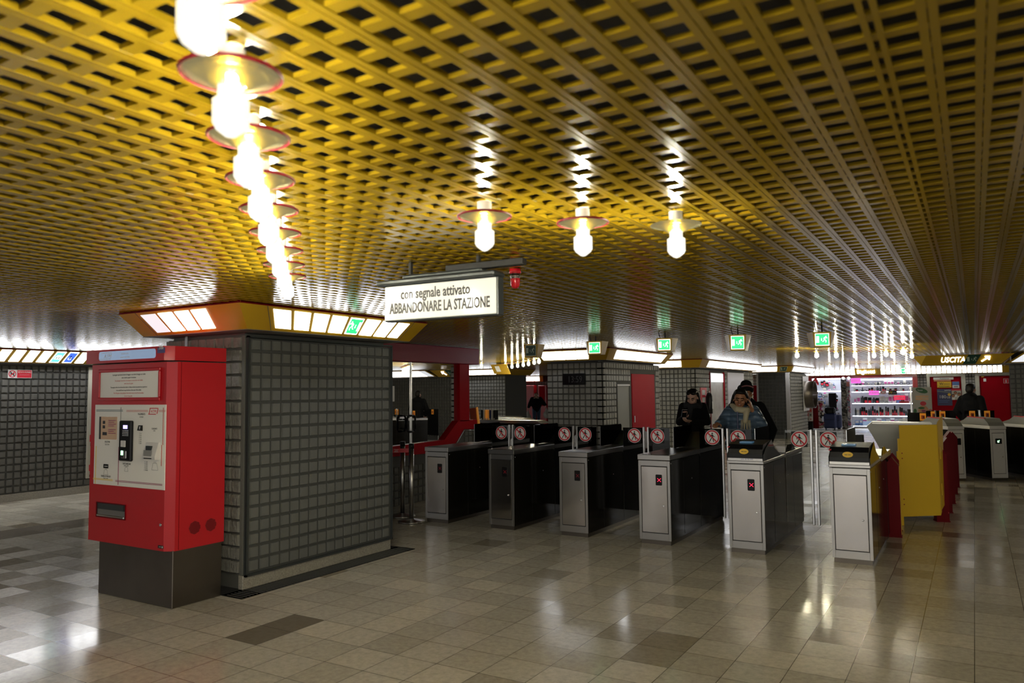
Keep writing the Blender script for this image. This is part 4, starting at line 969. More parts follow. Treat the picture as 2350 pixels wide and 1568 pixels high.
t = thing('leaflet_board', 'orange red board leaning at the end of the leaflet rack by the booth', 'board', (cx0, 11.0, 0), .2)
_, zt_ = on_y(1095, 936, 11.0); (xa, za) = on_y(1102, 975, 11.0)
MB().prism([(.03, 0, za-.05), (.165, 0, za-.05), (.13, 0, zt_), (.0, 0, zt_-.01)], (0, .03, 0), 'wood').build('board', t)
MB().prism([(.165, -.01, za-.05), (.19, -.01, za-.05), (.145, -.01, zt_+.01), (.13, -.01, zt_)], (0, .06, 0), 'orange').build('edge', t, 'bright orange edge')
MB().box((.05, .0, 0), (.15, .03, za-.04), 'rubber').build('foot', t)
BK = [('black', 'black'), ('cream', 'pale'), ('orange', 'orange'), ('navy', 'navy'), ('cream', 'cream')]
for i, (px, ci) in enumerate(((1081, 3), (1085, 2), (1089, 0), (1105, 0), (1110, 1), (1115, 2), (1119, 2), (1124, 3), (1129, 4), (1134, 0))):
    x_, z_ = on_y(px, 965 if px > 1100 else 962, 11.75); _, zt_ = on_y(px, 941 if px > 1100 else 938, 11.75)
    m_, nm = BK[ci]
    t = thing('leaflet_folder', '%s leaflet stack in the rack, %s' % (nm, ['hard by the red booth column', 'second from the red booth column', 'third from the red booth column', 'first past the orange board', 'second past the orange board', 'third past the orange board', 'fourth past the orange board', 'fifth past the orange board', 'sixth past the orange board', 'outermost in the rack'][i]), 'leaflets', (x_, 11.75, z_-.02), 0, 'leaflet stacks in the rack')
    MB().bbox((-.015, 0, 0), (.013, .12, zt_-z_+.02), m_, .002).build('cover', t)
    MB().bbox((-.0135, -.004, .03), (.0115, 0, .06), 'cream', .001).build('label_band', t)

# ------------------------------------------------------------------ clock pillar (block A)
AY = 12.0
ax0, ax1 = on_y(1256, 850, AY)[0], on_y(1382, 850, AY)[0]
ay1 = on_x(1511, 850, ax1)[0]
dA0, dA1 = on_x(1415, 900, ax1)[0], on_x(1443, 900, ax1)[0]; rA0, rA1 = on_x(1449, 900, ax1)[0], on_x(1501, 900, ax1)[0]
rzt = on_x(1475, 859, ax1)[1]; dzt = on_x(1429, 886, ax1)[1]
mb = MB(); mb.box((ax0+.05, AY+.05, 0), (ax1-.1, ay1, CEIL+.3), 'grout'); tile_wall(mb, (ax0, AY), (ax1, AY), jitter=.004, d=.02)
tile_wall(mb, (ax1, AY), (ax1, ay1), jitter=.004, d=.02, skip=[(dA0-AY-.02, dA1-AY+.02, 0, dzt+.02), (rA0-AY-.02, rA1-AY+.02, 0, rzt+.02)])
struct(mb.build('wall_clock_pillar'), 'grey tiled pillar with the clock, a grey door and a red door')
mb = MB(); mb.box((ax0-.01, AY-.012, 0), (ax1+.012, AY+.02, .12), 'granite'); mb.box((ax1-.02, AY, 0), (ax1+.012, ay1, .12), 'granite'); struct(mb.build('baseboard_clock_pillar'))
mb = MB(); mb.bbox((ax1-.02, dA0, 0), (ax1+.008, dA1, dzt), 'greydoor', .003)
for a, b in ((dA0-.02, dA0), (dA1, dA1+.02)): mb.box((ax1-.02, a, 0), (ax1+.022, b, dzt+.03), 'grout_light')
mb.box((ax1-.02, dA0-.02, dzt), (ax1+.022, dA1+.02, dzt+.03), 'white'); struct(mb.build('door_1'), 'plain grey door in the clock pillar')
mb = MB(); mb.bbox((ax1-.02, rA0, 0), (ax1+.014, rA1, rzt), 'red_door', .004); mb.box((ax1+.014, rA0+.06, 1.0), (ax1+.03, rA0+.09, 1.12), 'steel_plain'); struct(mb.build('door_2'), 'glossy red door in the clock pillar')
def box_lights(name, label, x0, x1, y0, y1, front_cells, side_cells, fl=.13, out=.14, zb=FZ0, mirror=False, sides='fr', zt=FZ1, lit='panel_far'):
    """light box round a pillar: front faces -Y between x0..x1, side faces +X between y0..y1"""
    bx0, bx1, by0 = x0-.02, x1+out, y0-out
    S = []
    S.append(dict(b0=(bx0, by0), b1=(bx1, by0), t0=(bx0-fl, by0-fl), t1=(bx1+fl, by0-fl), cells=front_cells, zb=zb, zt=zt))
    S.append(dict(b0=(bx1, by0), b1=(bx1, y1), t0=(bx1+fl, by0-fl), t1=(bx1+fl, y1+fl), cells=side_cells, zb=zb, mirror=mirror, zt=zt))
    S.append(dict(b0=(bx1, y1), b1=(bx0, y1), t0=(bx1+fl, y1+fl), t1=(bx0-fl, y1+fl), cells=[], zb=zb, zt=zt))
    S.append(dict(b0=(bx0, y1), b1=(bx0, by0), t0=(bx0-fl, y1+fl), t1=(bx0-fl, by0-fl), cells=[], zb=zb, zt=zt))
    return light_box(name, label, S, soffit=[(bx0, by0), (bx1, by0), (bx1, y1), (bx0, y1)], lit=lit, group='yellow light boxes under the ceiling')
box_lights('light_box', 'yellow light box round the clock pillar', ax0, ax1, AY, ay1, cells(.04, .74, 4, ['mid', 'lit', 'lit', 'mid'], .06), cells(.10, .90, 12, [None]*8+['mid'], .08))
# digital clock
(xa, za), (xb, zb) = on_y(1294, 884, AY-.03), on_y(1344, 857, AY-.03)
t = thing('digital_clock', 'black digital clock showing 13:59 on the grey tiled pillar', 'clock', ((xa+xb)/2, AY-.022, 0))
w2 = (xb-xa)/2
MB().bbox((-w2, -.06, za), (w2, .0, zb), 'black', .006).build('case', t)
k = MB(); M['led_off'] = mat('grey_segments', (.05, .05, .052), .5); k.text('13:59', (zb-za)*.80, 'led_off', face_mx(w2*.14, -.061, za+(zb-za)*.22), .82, .001); k.build('digits', t, 'dim grey digits')

# ------------------------------------------------------------------ block B
BY = 17.9
bx0_, bx1_ = on_y(1509, 850, BY)[0], on_y(1595, 850, BY)[0]
by1 = 23.4
mb = MB(); mb.box((bx0_+.05, BY+.05, 0), (bx1_-.1, by1, CEIL+.3), 'grout')
tile_wall(mb, (bx0_, BY), (bx1_, BY), jitter=.004, d=.02); 
o0, o1 = on_x(1627, 880, bx1_)[0], on_x(1660, 880, bx1_)[0]; q0, q1 = on_x(1668, 880, bx1_)[0], on_x(1705, 880, bx1_)[0]
tile_wall(mb, (bx1_, BY), (bx1_, by1), jitter=.004, d=.02, skip=[(o0-BY-.02, o1-BY+.02, 0, 2.1), (q0-BY-.02, q1-BY+.02, 0, 2.1)])
struct(mb.build('wall_middle_pillar'), 'lighter grey tiled pillar behind the two waiting women')
mb = MB(); mb.bbox((bx1_-.02, o0+.08, 0), (bx1_+.02, o1-.08, 2.02), 'marble', .004); mb.bbox((bx1_-.02, o0, 0), (bx1_+.03, o0+.06, 2.04), 'red_dark', .004); mb.bbox((bx1_-.02, o1-.08, 0), (bx1_+.05, o1-.02, 2.04), 'red_door', .004)
mb.box((bx1_+.018, o0+.1, 1.78), (bx1_+.03, o1-.1, 2.0), 'panel_dim'); struct(mb.build('door_3'), 'marble lined recess framed in red')
mb = MB(); mb.bbox((bx1_-.02, q0, 0), (bx1_+.03, q1, 2.05), 'lilac', .004); struct(mb.build('trim_1'), 'tall pale lilac wall panel')
box_lights('light_box', 'yellow light box behind the clock pillar, long lit side over the marble recess', bx0_, bx1_, BY, by1, cells(.02, .62, 4, None, .06), cells(.10, .99, 22, ['mid', None, None, None, 'mid']+[None]*7+['mid'], .08))
ca, cz = on_x(1609, 889, bx1_+.03)
t = thing('hydrant_sign', 'red and white fire hose plate beside the marble recess', 'sign', (bx1_+.02, ca-.06, 1.22))
k = MB(); q = frame_mx((0, 0, 0), (0, 1, 0), (0, 0, 1)); k.bbox((0, 0, 0), (.5, .42, .012), 'redink', .003, q); k.box((.12, .06, .012), (.36, .18, .014), 'white', q); k.box((.12, .24, .012), (.36, .36, .014), 'white', q); k.build('plate', t)
ca2, _ = on_x(1619, 900, bx1_+.03)
t = thing('fire_extinguisher', 'dark fire extinguisher with white tag hung beside the marble recess', 'extinguisher', (bx1_+.12, ca2, 1.0))
k = MB(); k.lathe([(0, 0), (.075, .0), (.08, .03), (.08, .42), (.05, .50), (.02, .52)], 'black', 18); k.build('cylinder', t); MB().lathe([(.02, .52), (.025, .55), (0, .58)], 'steel_plain', 12).build('valve', t); MB().box((.078, -.04, .12), (.084, .04, .30), 'white').build('tag', t)

# far wall seen between block B and the dark pillar
mb = MB(); tile_wall(mb, (-10.5, 27.0), (-6.4, 27.0), jitter=.004, d=.02); struct(mb.build('wall_back_recess'), 'tiled wall deep behind the middle pillar')
light_box('light_box', 'small yellow light strip in the gap behind the middle pillar', [dict(b0=(-10.5, 26.85), b1=(-6.3, 26.85), t0=(-10.5, 26.7), t1=(-6.3, 26.7), cells=cells(.3, .98, 14))], lit='panel_far', group='yellow light boxes under the ceiling')
x0, _ = on_y(1719, 900, 26.6); x1, _ = on_y(1738, 900, 26.6); zt_ = on_y(1728, 885, 26.6)[1]
t = thing('red_cabinet', 'red cabinet in the gap behind the woman in blue', 'cabinet', (x0, 26.55, 0)); MB().bbox((0, 0, 0), (x1-x0, .35, zt_), 'red_door', .01).build('body', t); MB().box(((x1-x0)*.55, -.006, 0.02), ((x1-x0)*.57, 0, zt_-.02), 'rubber').build('door_seam', t)

# ------------------------------------------------------------------ dark pillar C
CY = 25.2
cx0, cx1 = on_y(1741, 880, CY)[0], on_y(1803, 880, CY)[0]; cx2 = on_y(1812, 880, CY)[0]
mb = MB(); cy1 = min(30.2, on_x(1850, 880, cx2)[0]); mb.box((cx0+.03, CY+.04, 0), (cx2-.06, cy1, CEIL+.3), 'grout')
tile_wall(mb, (cx0, CY), (cx1, CY), m='tile_black', g='grout', gap=.014, d=.010); mb.box((cx1, CY-.03, 0), (cx2, CY+.1, 2.1), 'steel_plain'); mb.box((cx0-.06, CY-.03, 0), (cx0, CY+.05, 2.1), 'steel_plain')
tile_wall(mb, (cx2, CY+.05), (cx2, cy1), jitter=.004, d=.016)
struct(mb.build('wall_dark_pillar'), 'black tiled pillar with steel corner strips beside the kiosk')
box_lights('light_box', 'yellow light box on the black tiled pillar with a dark exit pictogram', cx0-.35, cx2-.05, CY, 29.0, cells(.16, .70, 4, ['mid'], .06)+[(.76, .90, 'exitoff')], cells(.05, .95, 12, None, .05), fl=.10, out=.12)
# round drum mirror on its side
dy, dz = on_x(1848, 903, cx2+.45)
t = thing('drum_locker', 'steel drum shaped fitting sticking out of the pillar next to the card rack', 'fitting', (cx2+.05, 27.6, 1.38))
q = frame_mx((0, 0, 0), (0, 1, 0), (0, 0, 1))
k = MB(); k.lathe([(.46, 0), (.46, .30), (.44, .30), (.44, .02), (0, .02)], 'steel_base', 40, q); k.box((-.46, -.02, .02), (.46, .0, .28), 'steel_base', q); k.build('drum', t); MB().bbox((-.001, -.5, -.55), (.012, .5, .62), 'panelwhite', .002).build('back_plate', t, 'pale back plate')

# ------------------------------------------------------------------ left far block L and recess L2
LY = 20.5; lx1 = on_y(1160, 880, LY)[0]
mb = MB(); mb.box((-17.6, LY+.05, 0), (lx1-.05, LY+1.4, CEIL+.3), 'grout'); tile_wall(mb, (-17.6, LY), (lx1, LY), z0=.12, z1=2.09, jitter=.004, d=.02); struct(mb.build('wall_far_left_block'), 'grey tiled block behind the leaflet rack')
t = light_box('light_box', 'yellow light box over the tiled block behind the leaflet rack', [dict(b0=(-17.6, LY-.15), b1=(lx1+.1, LY-.15), t0=(-17.6, LY-.32), t1=(lx1+.25, LY-.32), cells=cells(.10, .93, 17, None, .07)), dict(b0=(lx1+.1, LY-.15), b1=(lx1+.1, LY+1.4), t0=(lx1+.25, LY-.32), t1=(lx1+.25, LY+1.5), cells=[])], lit='panel_far', group='yellow light boxes under the ceiling')
KY = 31.5
ka, kb = on_y(1150, 880, KY)[0], on_y(1290, 880, KY)[0]
kz = on_y(1200, 877, KY)[1]
mb = MB(); tile_wall(mb, (ka-1, KY), (kb+.5, KY), z0=.12, z1=kz, jitter=.004, d=.016, m='tile_dark', g='grout', pitch=.13); mb.box((ka-1, KY, kz), (kb+.5, KY+.1, CEIL+.3), 'grout'); struct(mb.build('wall_far_left_back'), 'dark ribbed back wall behind the walking woman')
light_box('light_box', 'long narrow light box above the two red cabinets far back', [dict(b0=(ka-1, KY-.2), b1=(kb-.9, KY-.2), t0=(ka-1, KY-.5), t1=(kb-.75, KY-.5), cells=cells(.02, .95, 34, [None]*17+['mid', None, None, None, 'mid']), zb=kz)], lit='panel_far', group='yellow light boxes under the ceiling')
def far_box(px0, px1, ptop, y_, name, label, d=.3, m='red'):
    x0, _ = on_y(px0, 900, y_); x1, _ = on_y(px1, 900, y_); zt = on_y(px0, ptop, y_)[1]
    t = thing(name, label, name.split('_')[-1], (x0, y_, 0)); MB().bbox((0, 0, .0), (x1-x0, d, zt), m, .012).build('body', t); return t, x1-x0, zt
t, w_, zt = far_box(1198, 1225, 885, 31.1, 'hydrant_cabinet', 'red fire hose cabinet with white symbols, behind the walking woman')
k = MB()
for zz in (zt-.36, zt-1.18): k.box((.06, -.006, zz), (.20, 0, zz+.24), 'white'); k.box((.075, -.008, zz+.015), (.185, -.006, zz+.225), 'redink'); k.box((.11, -.010, zz+.05), (.15, -.008, zz+.19), 'white')
k.build('symbol', t)
t, w_, zt = far_box(1234, 1254, 885, 31.1, 'electric_cabinet', 'plain red cabinet in front of the dark ribbed wall, beside the walking woman')
MB().box((.08, -.008, .9), (w_-.08, 0, zt-.04), 'red_door').build('door_panel', t)
t, w_, zt = far_box(1161, 1190, 880, 30.9, 'ticket_machine', 'distant red ticket machine with white front beyond the counters')
t['category'] = 'ticket machine'
MB().box((w_*.25, -.01, zt-.17), (w_*.85, 0, zt-.05), 'panel_mid').build('header', t, 'lit header')
MB().box((w_*.25, -.01, zt-.42), (w_*.88, 0, zt-.25), 'panelwhite').build('instruction_panel', t)
k = MB(); k.box((w_*.30, -.01, .72), (w_*.96, 0, zt-.50), 'panelwhite'); po = k.build('front_panel', t); MB().bbox((w_*.42, -.03, .98), (w_*.55, -.01, 1.40), 'black', .004).build('card_terminal', t)
k = MB().lathe([(.34, 0), (.34, .25), (.32, .25), (.32, .01), (0, .01)], 'steel_plain', 30, frame_mx((0, 0, 0), (0, 1, 0), (0, 0, 1)))
dx_, dz_ = on_y(1163, 935, 24.0); o = k.build('drum'); t = thing('drum_locker', 'curved steel drum fitting at the edge of the tiled block behind the leaflets', 'fitting', (on_y(1160, 930, 21.5)[0], 21.3, 1.22)); o.parent = t
MB().box((0, -.34, -.02), (.25, .34, .02), 'steel_plain').build('crossbar', t)
# far small hanging yellow panel
x_, z_ = on_y(1148, 846, 14.5)
t = thing('hanging_notice', 'small tilted yellow panel with a white card hanging near the far lamps', 'sign', (x_, 14.5, z_), .5)
k = MB(); k.prism([(-.22, 0, .09), (.14, 0, .10), (.24, 0, -.13), (-.14, 0, -.12)], (0, .08, 0), 'yellow'); k.build('housing', t); MB().prism([(-.13, -.004, .05), (-.03, -.004, .055), (.02, -.004, -.07), (-.07, -.004, -.075)], (0, .003, 0), 'panelwhite').build('card', t); MB().tube((0, .04, .1), (0, .04, CEIL-z_), .008, 'rubber').build('hanger', t)

# ------------------------------------------------------------------ far facade with kiosk and red doors
FY = 33.0
def FX(px): return on_y(px, 900, FY)[0]
fzb = on_y(2050, 860, FY)[1]
kx0, kx1 = FX(1863), FX(2096)
mb = MB()
tile_wall(mb, (FX(1835)-1, FY), (kx0-.15, FY), jitter=.004, z1=fzb-.02, d=.016)
tile_wall(mb, (kx1+.12, FY), (FX(2128), FY), jitter=.004, z1=fzb-.02, d=.016)
mb.box((FX(2128), FY-.01, 0), (FX(2137), FY+.1, fzb-.02), 'marble')
mb.box((FX(2205), FY-.01, 0), (FX(2217), FY+.1, fzb-.02), 'marble'); tile_wall(mb, (FX(2217), FY), (FX(2239), FY), jitter=.004, z1=fzb-.02, d=.016); mb.box((FX(2239), FY-.01, 0), (FX(2251), FY+.1, fzb-.02), 'marble')
mb.box((FX(2128), FY, fzb-.16), (FX(2330), FY+.05, fzb), 'marble')
mb.box((FX(1835)-1, FY+.02, fzb-.02), (FX(2400), FY+.1, CEIL+.3), 'grout')
mb.box((FX(2251), FY+.05, 0), (FX(2400), FY+.1, fzb), 'grout')
struct(mb.build('wall_back'), 'far tiled facade with kiosk front and red doors')
for n, (p0, p1, lb) in enumerate(((2137, 2205, 'red double door covered with posters'), (2251, 2317, 'plain dark red door with small white notices'))):
    mb = MB(); zt = fzb-.14; mb.bbox((FX(p0), FY-.03, 0), (FX(p1), FY+.03, zt), 'red_door', .008); mb.box((FX(p0)-.03, FY-.05, 0), (FX(p0), FY, zt+.03), 'red_dark'); mb.box((FX(p1), FY-.05, 0), (FX(p1)+.03, FY, zt+.03), 'red_dark'); mb.box((FX(p0), FY-.05, zt), (FX(p1), FY, zt+.03), 'red_dark')
    struct(mb.build('door_%d' % (n+4)), lb)
# long light strip over the facade
fb0, fb1 = FX(1820), FX(2318)
cl = []
N_ = 40
for i in range(N_):
    px = 1838+ (2291-1838)*i/(N_-1)
    f0 = (FX(px)-fb0)/(fb1-fb0); f1 = (FX(px+11.6)-fb0)/(fb1-fb0)
    if 1964 < px < 2020: continue
    kd = 'exit' if 2060 < px < 2072 else 'mid' if i in (4, 21, 33) else 'lit'
    cl.append((f0+.0025, f1-.0015, kd))
t = light_box('light_box', 'very long light strip over the kiosk and red doors with Biglietti lettering', [dict(b0=(fb0, FY-.15), b1=(fb1, FY-.15), t0=(fb0, FY-.32), t1=(fb1, FY-.32), cells=cl, zb=fzb, zt=CEIL, g=(.08, .98))], lit='panel_far', group='yellow light boxes under the ceiling')
k = MB(); q = frame_mx((FX(1991), FY-.26, fzb+.06), (1, 0, 0), (0, -.5, 1)); k.text('Biglietti', .22, 'letters_lit', q, 1.0, .004, bold=.003); k.build('lettering', t, 'white lit lettering')
# kiosk
t = thing('kiosk', 'brightly lit kiosk shop front in a red frame with packed shelves', 'kiosk', (kx0, FY, 0)); KW = kx1-kx0
k = MB()
zt = fzb-.06
k.bbox((-.12, -.06, 0), (.0, .05, zt), 'red', .01); k.bbox((KW, -.06, 0), (KW+.16, .05, zt+.02), 'red', .01); k.bbox((-.12, -.07, zt-.04), (KW+.16, .05, zt+.06), 'red', .01); k.build('frame', t, 'red kiosk frame')
k = MB(); k.box((0, .9, 0), (KW, .95, zt), 'shopwall'); k.box((0, 0, 0), (.02, .9, zt), 'shopwall'); k.box((KW-.02, 0, 0), (KW, .9, zt), 'shopwall'); k.box((0, .0, zt-.03), (KW, .9, zt), 'shopwall'); k.box((0, 0, .0), (KW, .9, .02), 'shopwall'); k.build('interior', t, 'white shop interior')
cx_ = FX(1938)-kx0; SX0 = FX(1955)-kx0
zs = [on_y(2030, p_, FY)[1] for p_ in (871, 884, 899, 926, 955, 978)]
k = MB()
for i, z_ in enumerate(zs[1:]):
    k.box((SX0, .02, z_-.012), (KW-.03, .34, z_), 'alu')
k.build('shelves', t, 'glass shelves')
for i, z_ in enumerate(zs[1:]):
    MB().box((SX0, .0, z_-.022), (KW-.03, .018, z_+.004 if i in (1, 2, 3) else z_-.010), 'shoplight').build('strip_light', t, 'bright shelf edge light')
MB().box((SX0, .0, zs[0]-.03), (KW-.03, .04, zs[0]+.03), 'shoplight').build('strip_light', t); MB().box((.05, .3, zt-.08), (cx_-.1, .4, zt-.04), 'shoplight').build('strip_light', t)
for z_ in (1.45, 1.95): MB().box((.05, .60, z_), (cx_-.1, .62, z_+.025), 'shoplight').build('strip_light', t)
k = MB(); k.box((SX0, -.02, 0), (KW, .0, zs[5]-.06), 'steel_base'); k.build('lower_panel', t)
# goods on shelves: copies of four packs
def pack(name, lb, build):
    t = thing(name, lb, 'goods', (0, 0, -9)); build(t); return t
def mk_box(t): MB().bbox((-.5, 0, 0), (.5, 1, 1), 'white', .05).build('carton', t); MB().box((-.4, -.02, .25), (.4, 0, .75), 'magenta_print').build('printed_label', t)
def mk_pot(t): MB().lathe([(0, 0), (.45, 0), (.5, .1), (.5, .7), (.25, .85), (.25, 1), (0, 1)], 'grey_metal', 12, Matrix.Translation((0, .5, 0))).build('pot', t)
def mk_ring(t): MB().lathe([(.5, -.15), (.5, .15), (.35, .15), (.35, -.15), (.5, -.15)], 'black', 16, Matrix.Translation((0, .3, .5)) @ Matrix.Rotation(PI/2, 4, 'X')).build('band', t)
def mk_tag(t): MB().bbox((-.5, 0, 0), (.5, .2, 1), 'black', .04).build('blister_pack', t); MB().box((-.35, -.03, .1), (.35, 0, .5), 'redink').build('printed_card', t)
def mk_blue(t): MB().bbox((-.5, 0, 0), (.5, .6, 1), 'skyblue', .05).build('carton', t); MB().box((-.4, -.02, .5), (.4, 0, .9), 'white').build('printed_label', t)
def mk_pale(t): MB().bbox((-.5, 0, 0), (.5, .6, 1), 'cream', .05).build('carton', t); MB().box((-.4, -.02, .15), (.4, 0, .45), 'greyink').build('printed_label', t)
protos = [pack('boxed_goods', '', mk_box), pack('jar', '', mk_pot), pack('headband', '', mk_ring), pack('accessory_card', '', mk_tag), pack('boxed_goods', '', mk_blue), pack('boxed_goods', '', mk_pale)]
rows = [(0, 'top', .10, [2, 2, 1, 2, 0, 5]), (1, 'second', .09, [2, 1, 2, 3, 5]), (2, 'third', .13, [5, 0, 3, 4, 5, 1]), (3, 'fourth', .07, [3, 3, 1, 5, 3]), (4, 'lowest', .16, [5, 4, 5, 0])]
desc = {0: ('white box with magenta print', 1), 1: ('grey lidded jar', 1), 2: ('round black hair band', 1), 3: ('black card of accessories', 1), 4: ('blue and white box', 1), 5: ('cream coloured box', 1)}
for (ri, rn, hh, kinds) in rows:
    z_ = zs[ri+1]; xx = SX0+.06; top = zs[ri]-zs[ri+1]
    while xx < KW-.12:
        kd = random.choice(kinds); w_ = hh*random.uniform(.6, 1.15); h_ = top*random.uniform(.42, .82)
        o = dup(protos[kd], (kx0+xx+w_/2, FY+.06+random.uniform(0, .05), z_+.001), 0, '%s on the %s shelf of the lit kiosk' % (desc[kd][0], rn), '%ss on the %s kiosk shelf' % (desc[kd][0], rn))
        o.scale = (w_, .12, h_ if kd != 2 else w_)
        xx += w_+random.uniform(.0, .02)
# goods hanging and standing behind the open door
for i in range(60):
    px = random.uniform(1872, 1924); py = random.uniform(878, 955); x_, z_ = on_y(px, py, FY+.72); kd = random.choice([0, 2, 3, 4, 5, 1])
    o = dup(protos[kd], (x_, FY+.70, z_), 0, '%s hung on the white wall inside the kiosk door' % desc[kd][0], '%ss hung on the kiosk side wall' % desc[kd][0]); s = random.uniform(.07, .14); o.scale = (s, .08, s*random.uniform(.8, 1.4) if kd != 2 else s)
for p_ in protos:
    for ch in list(p_.children): bpy.data.objects.remove(ch)
    bpy.data.objects.remove(p_)
def plate(px0, py0, px1, py1, y_, m, name, label, cat='sign', txt=None, tm='white', ts=.7, extra=None, d=.045):
    x0, z0 = on_y(px0, py1, y_); x1, z1 = on_y(px1, py0, y_)
    t = thing(name, label, cat, (x0, y_, z0)); W_, H_ = x1-x0, z1-z0
    MB().bbox((0, 0, 0), (W_, d, H_), m, .003).build('board', t)
    if txt:
        k = MB()
        for s_, fx, fz, sz, m_ in txt: k.text(s_, H_*sz, m_, face_mx(W_*fx, -.003, H_*fz), ts, .002)
        k.build('lettering', t)
    if extra: k = MB(); extra(k, W_, H_); k.build('artwork', t)
    return t
plate(2052, 908, 2077, 918, FY-.03, 'redsign', 'email_sign', 'red sign reading EMAIL in the kiosk window', 'sign', [('EMAIL', .5, .25, .75, 'white')], ts=1.0)
plate(1994, 897, 2017, 907, FY-.03, 'magenta', 'photo_sign', 'magenta sign with white lettering in the middle of the kiosk window', 'sign', [('STAMPA', .5, .25, .7, 'white')], ts=.9)
plate(2039, 896, 2058, 906, FY-.03, 'ink', 'money_transfer_sign', 'small black sign with a yellow W above the EMAIL sign', 'sign', [('W', .25, .2, .85, 'sticker'), ('-----', .68, .3, .5, 'panelwhite')], ts=.9)
plate(1953, 868, 1975, 880, FY-.03, 'magenta', 'photo_sign', 'magenta sign at the top corner of the kiosk window', 'sign', [('FOTO', .5, .25, .6, 'white')], ts=.9)
plate(2064, 921, 2086, 925, FY-.03, 'redink', 'shelf_sign', 'thin red strip just below the EMAIL sign', 'sign')
plate(2020, 897, 2034, 905, FY-.03, 'white', 'oval_sign', 'white sign with red oval between the magenta and black signs', 'sign', None, extra=lambda k, W_, H_: k.disc(H_*.38, 'redink', face_mx(W_/2, -.003, H_/2) @ Matrix.Diagonal((1.6, 1, 1, 1)), 20, .002, H_*.28))
plate(1981, 968, 2074, 977, FY-.03, 'header', 'display_counter', 'pale blue lit counter front below the kiosk shelves', 'counter', None)
# merchandise column in front of the kiosk
def speck_mat(name, a, b, sc):
    m = bpy.data.materials.new(name); m.use_nodes = True; nt = m.node_tree; bs = nt.nodes['Principled BSDF']
    tc = nt.nodes.new('ShaderNodeTexCoord'); v = nt.nodes.new('ShaderNodeTexVoronoi'); v.inputs['Scale'].default_value = sc; cr = nt.nodes.new('ShaderNodeValToRGB')
    nt.links.new(tc.outputs['Object'], v.inputs['Vector']); nt.links.new(v.outputs['Color'], cr.inputs[0]); cr.color_ramp.interpolation = 'CONSTANT'
    cr.color_ramp.elements[0].color = (*a[0], 1); cr.color_ramp.elements[1].position = .3; cr.color_ramp.elements[1].color = (*a[1], 1)
    for p_, c_ in zip((.45, .6, .75), b): q = cr.color_ramp.elements.new(p_); q.color = (*c_, 1)
    nt.links.new(cr.outputs[0], bs.inputs['Base Color']); return m
M['speck'] = speck_mat('sunglass_display', ((.01, .01, .01), (.25, .24, .22)), ((.03, .02, .02), (.35, .33, .30), (.12, .11, .10)), 16)
M['speck2'] = speck_mat('keyring_display', ((.30, .35, .5), (.55, .55, .6)), ((.5, .1, .2), (.65, .65, .7), (.1, .12, .2)), 18)
M['speck3'] = speck_mat('toy_display', ((.02, .02, .02), (.55, .5, .48)), ((.45, .05, .10), (.6, .55, .5), (.03, .03, .03)), 14)
x0, _ = on_y(1930, 900, FY-.9); x1, _ = on_y(1943, 900, FY-.9); x2, _ = on_y(1950, 900, FY-.9); zt = on_y(1935, 867, FY-.9)[1]
t = thing('accessory_stand', 'tall speckled accessory stand in front of the kiosk', 'display stand', (x0, FY-.9, 0))
MB().bbox((0, 0, .0), (x1-x0, .25, zt), 'speck', .004).build('front_panel', t); MB().bbox((x1-x0, .02, .05), (x2-x0, .22, zt-.08), 'speck2', .004).build('side_panel', t, 'pale keyring panel')
for a in (.06, .26): MB().ball(((x1-x0)*.2+a, -.02, zt-.02), .05, 'shoplight', 10).build('spot_lamp', t, 'glowing spot lamp')
MB().bbox((x1-x0+.01, -.01, zt-.35), (x2-x0, .0, zt-.16), 'pinkink', .002).build('price_card', t)
# card rack and scarves
x0, _ = on_y(1840, 900, 30.5); x1, _ = on_y(1862, 900, 30.5); zt = on_y(1850, 882, 30.5)[1]
t = thing('card_rack', 'rack of postcards and magazines beside the steel drum', 'rack', (x0, 30.5, 0)); W_ = x1-x0
k = MB(); k.bbox((0, .12, .35), (W_, .16, zt), 'white', .004); k.bbox((0, -.05, zt-.1), (W_, .16, zt), 'grey_metal', .004); k.box((0, 0, .0), (.02, .16, .4), 'white'); k.box((.05, .0, .0), (W_, .16, .34), 'black'); ro = k.build('frame', t)
for o_ in range(1):
    cs_ = ['pinkink', 'white', 'sticker', 'cream', 'redink', 'skyblue', 'panelwhite', 'pinkink', 'orange', 'cream']
cards = [cs_[(i*7+j*3) % 10] for i in range(8) for j in range(3)]
n_ = 0
for i in range(8):
    for j in range(3):
        o = MB().prism([(.01, 0, 0), (W_/3-.01, 0, 0), (W_/3-.01, .05, (zt-.5)/8-.02), (.01, .05, (zt-.5)/8-.02)], (0, .004, 0), cards[n_])
        u = thing('magazine', '%s magazine in the card rack, %s row from the top, %s column' % ({'pinkink': 'pink', 'white': 'white', 'sticker': 'yellow', 'cream': 'cream', 'redink': 'red', 'skyblue': 'blue', 'panelwhite': 'pale grey', 'orange': 'orange'}[cards[n_]], ['eighth', 'seventh', 'sixth', 'fifth', 'fourth', 'third', 'second', 'first'][i], ['outer', 'middle', 'inner'][j]), 'magazine', (x0+W_/3*j, 30.5, .37+(zt-.48)/8*i), 0, 'magazines in the card rack')
        o.build('cover', u); MB().prism([(.03, -.002, .04), (W_/3-.03, -.002, .04), (W_/3-.03, .004, .08), (.03, .004, .08)], (0, .002, 0), 'ink' if n_ % 2 else 'redink').build('headline', u); n_ += 1
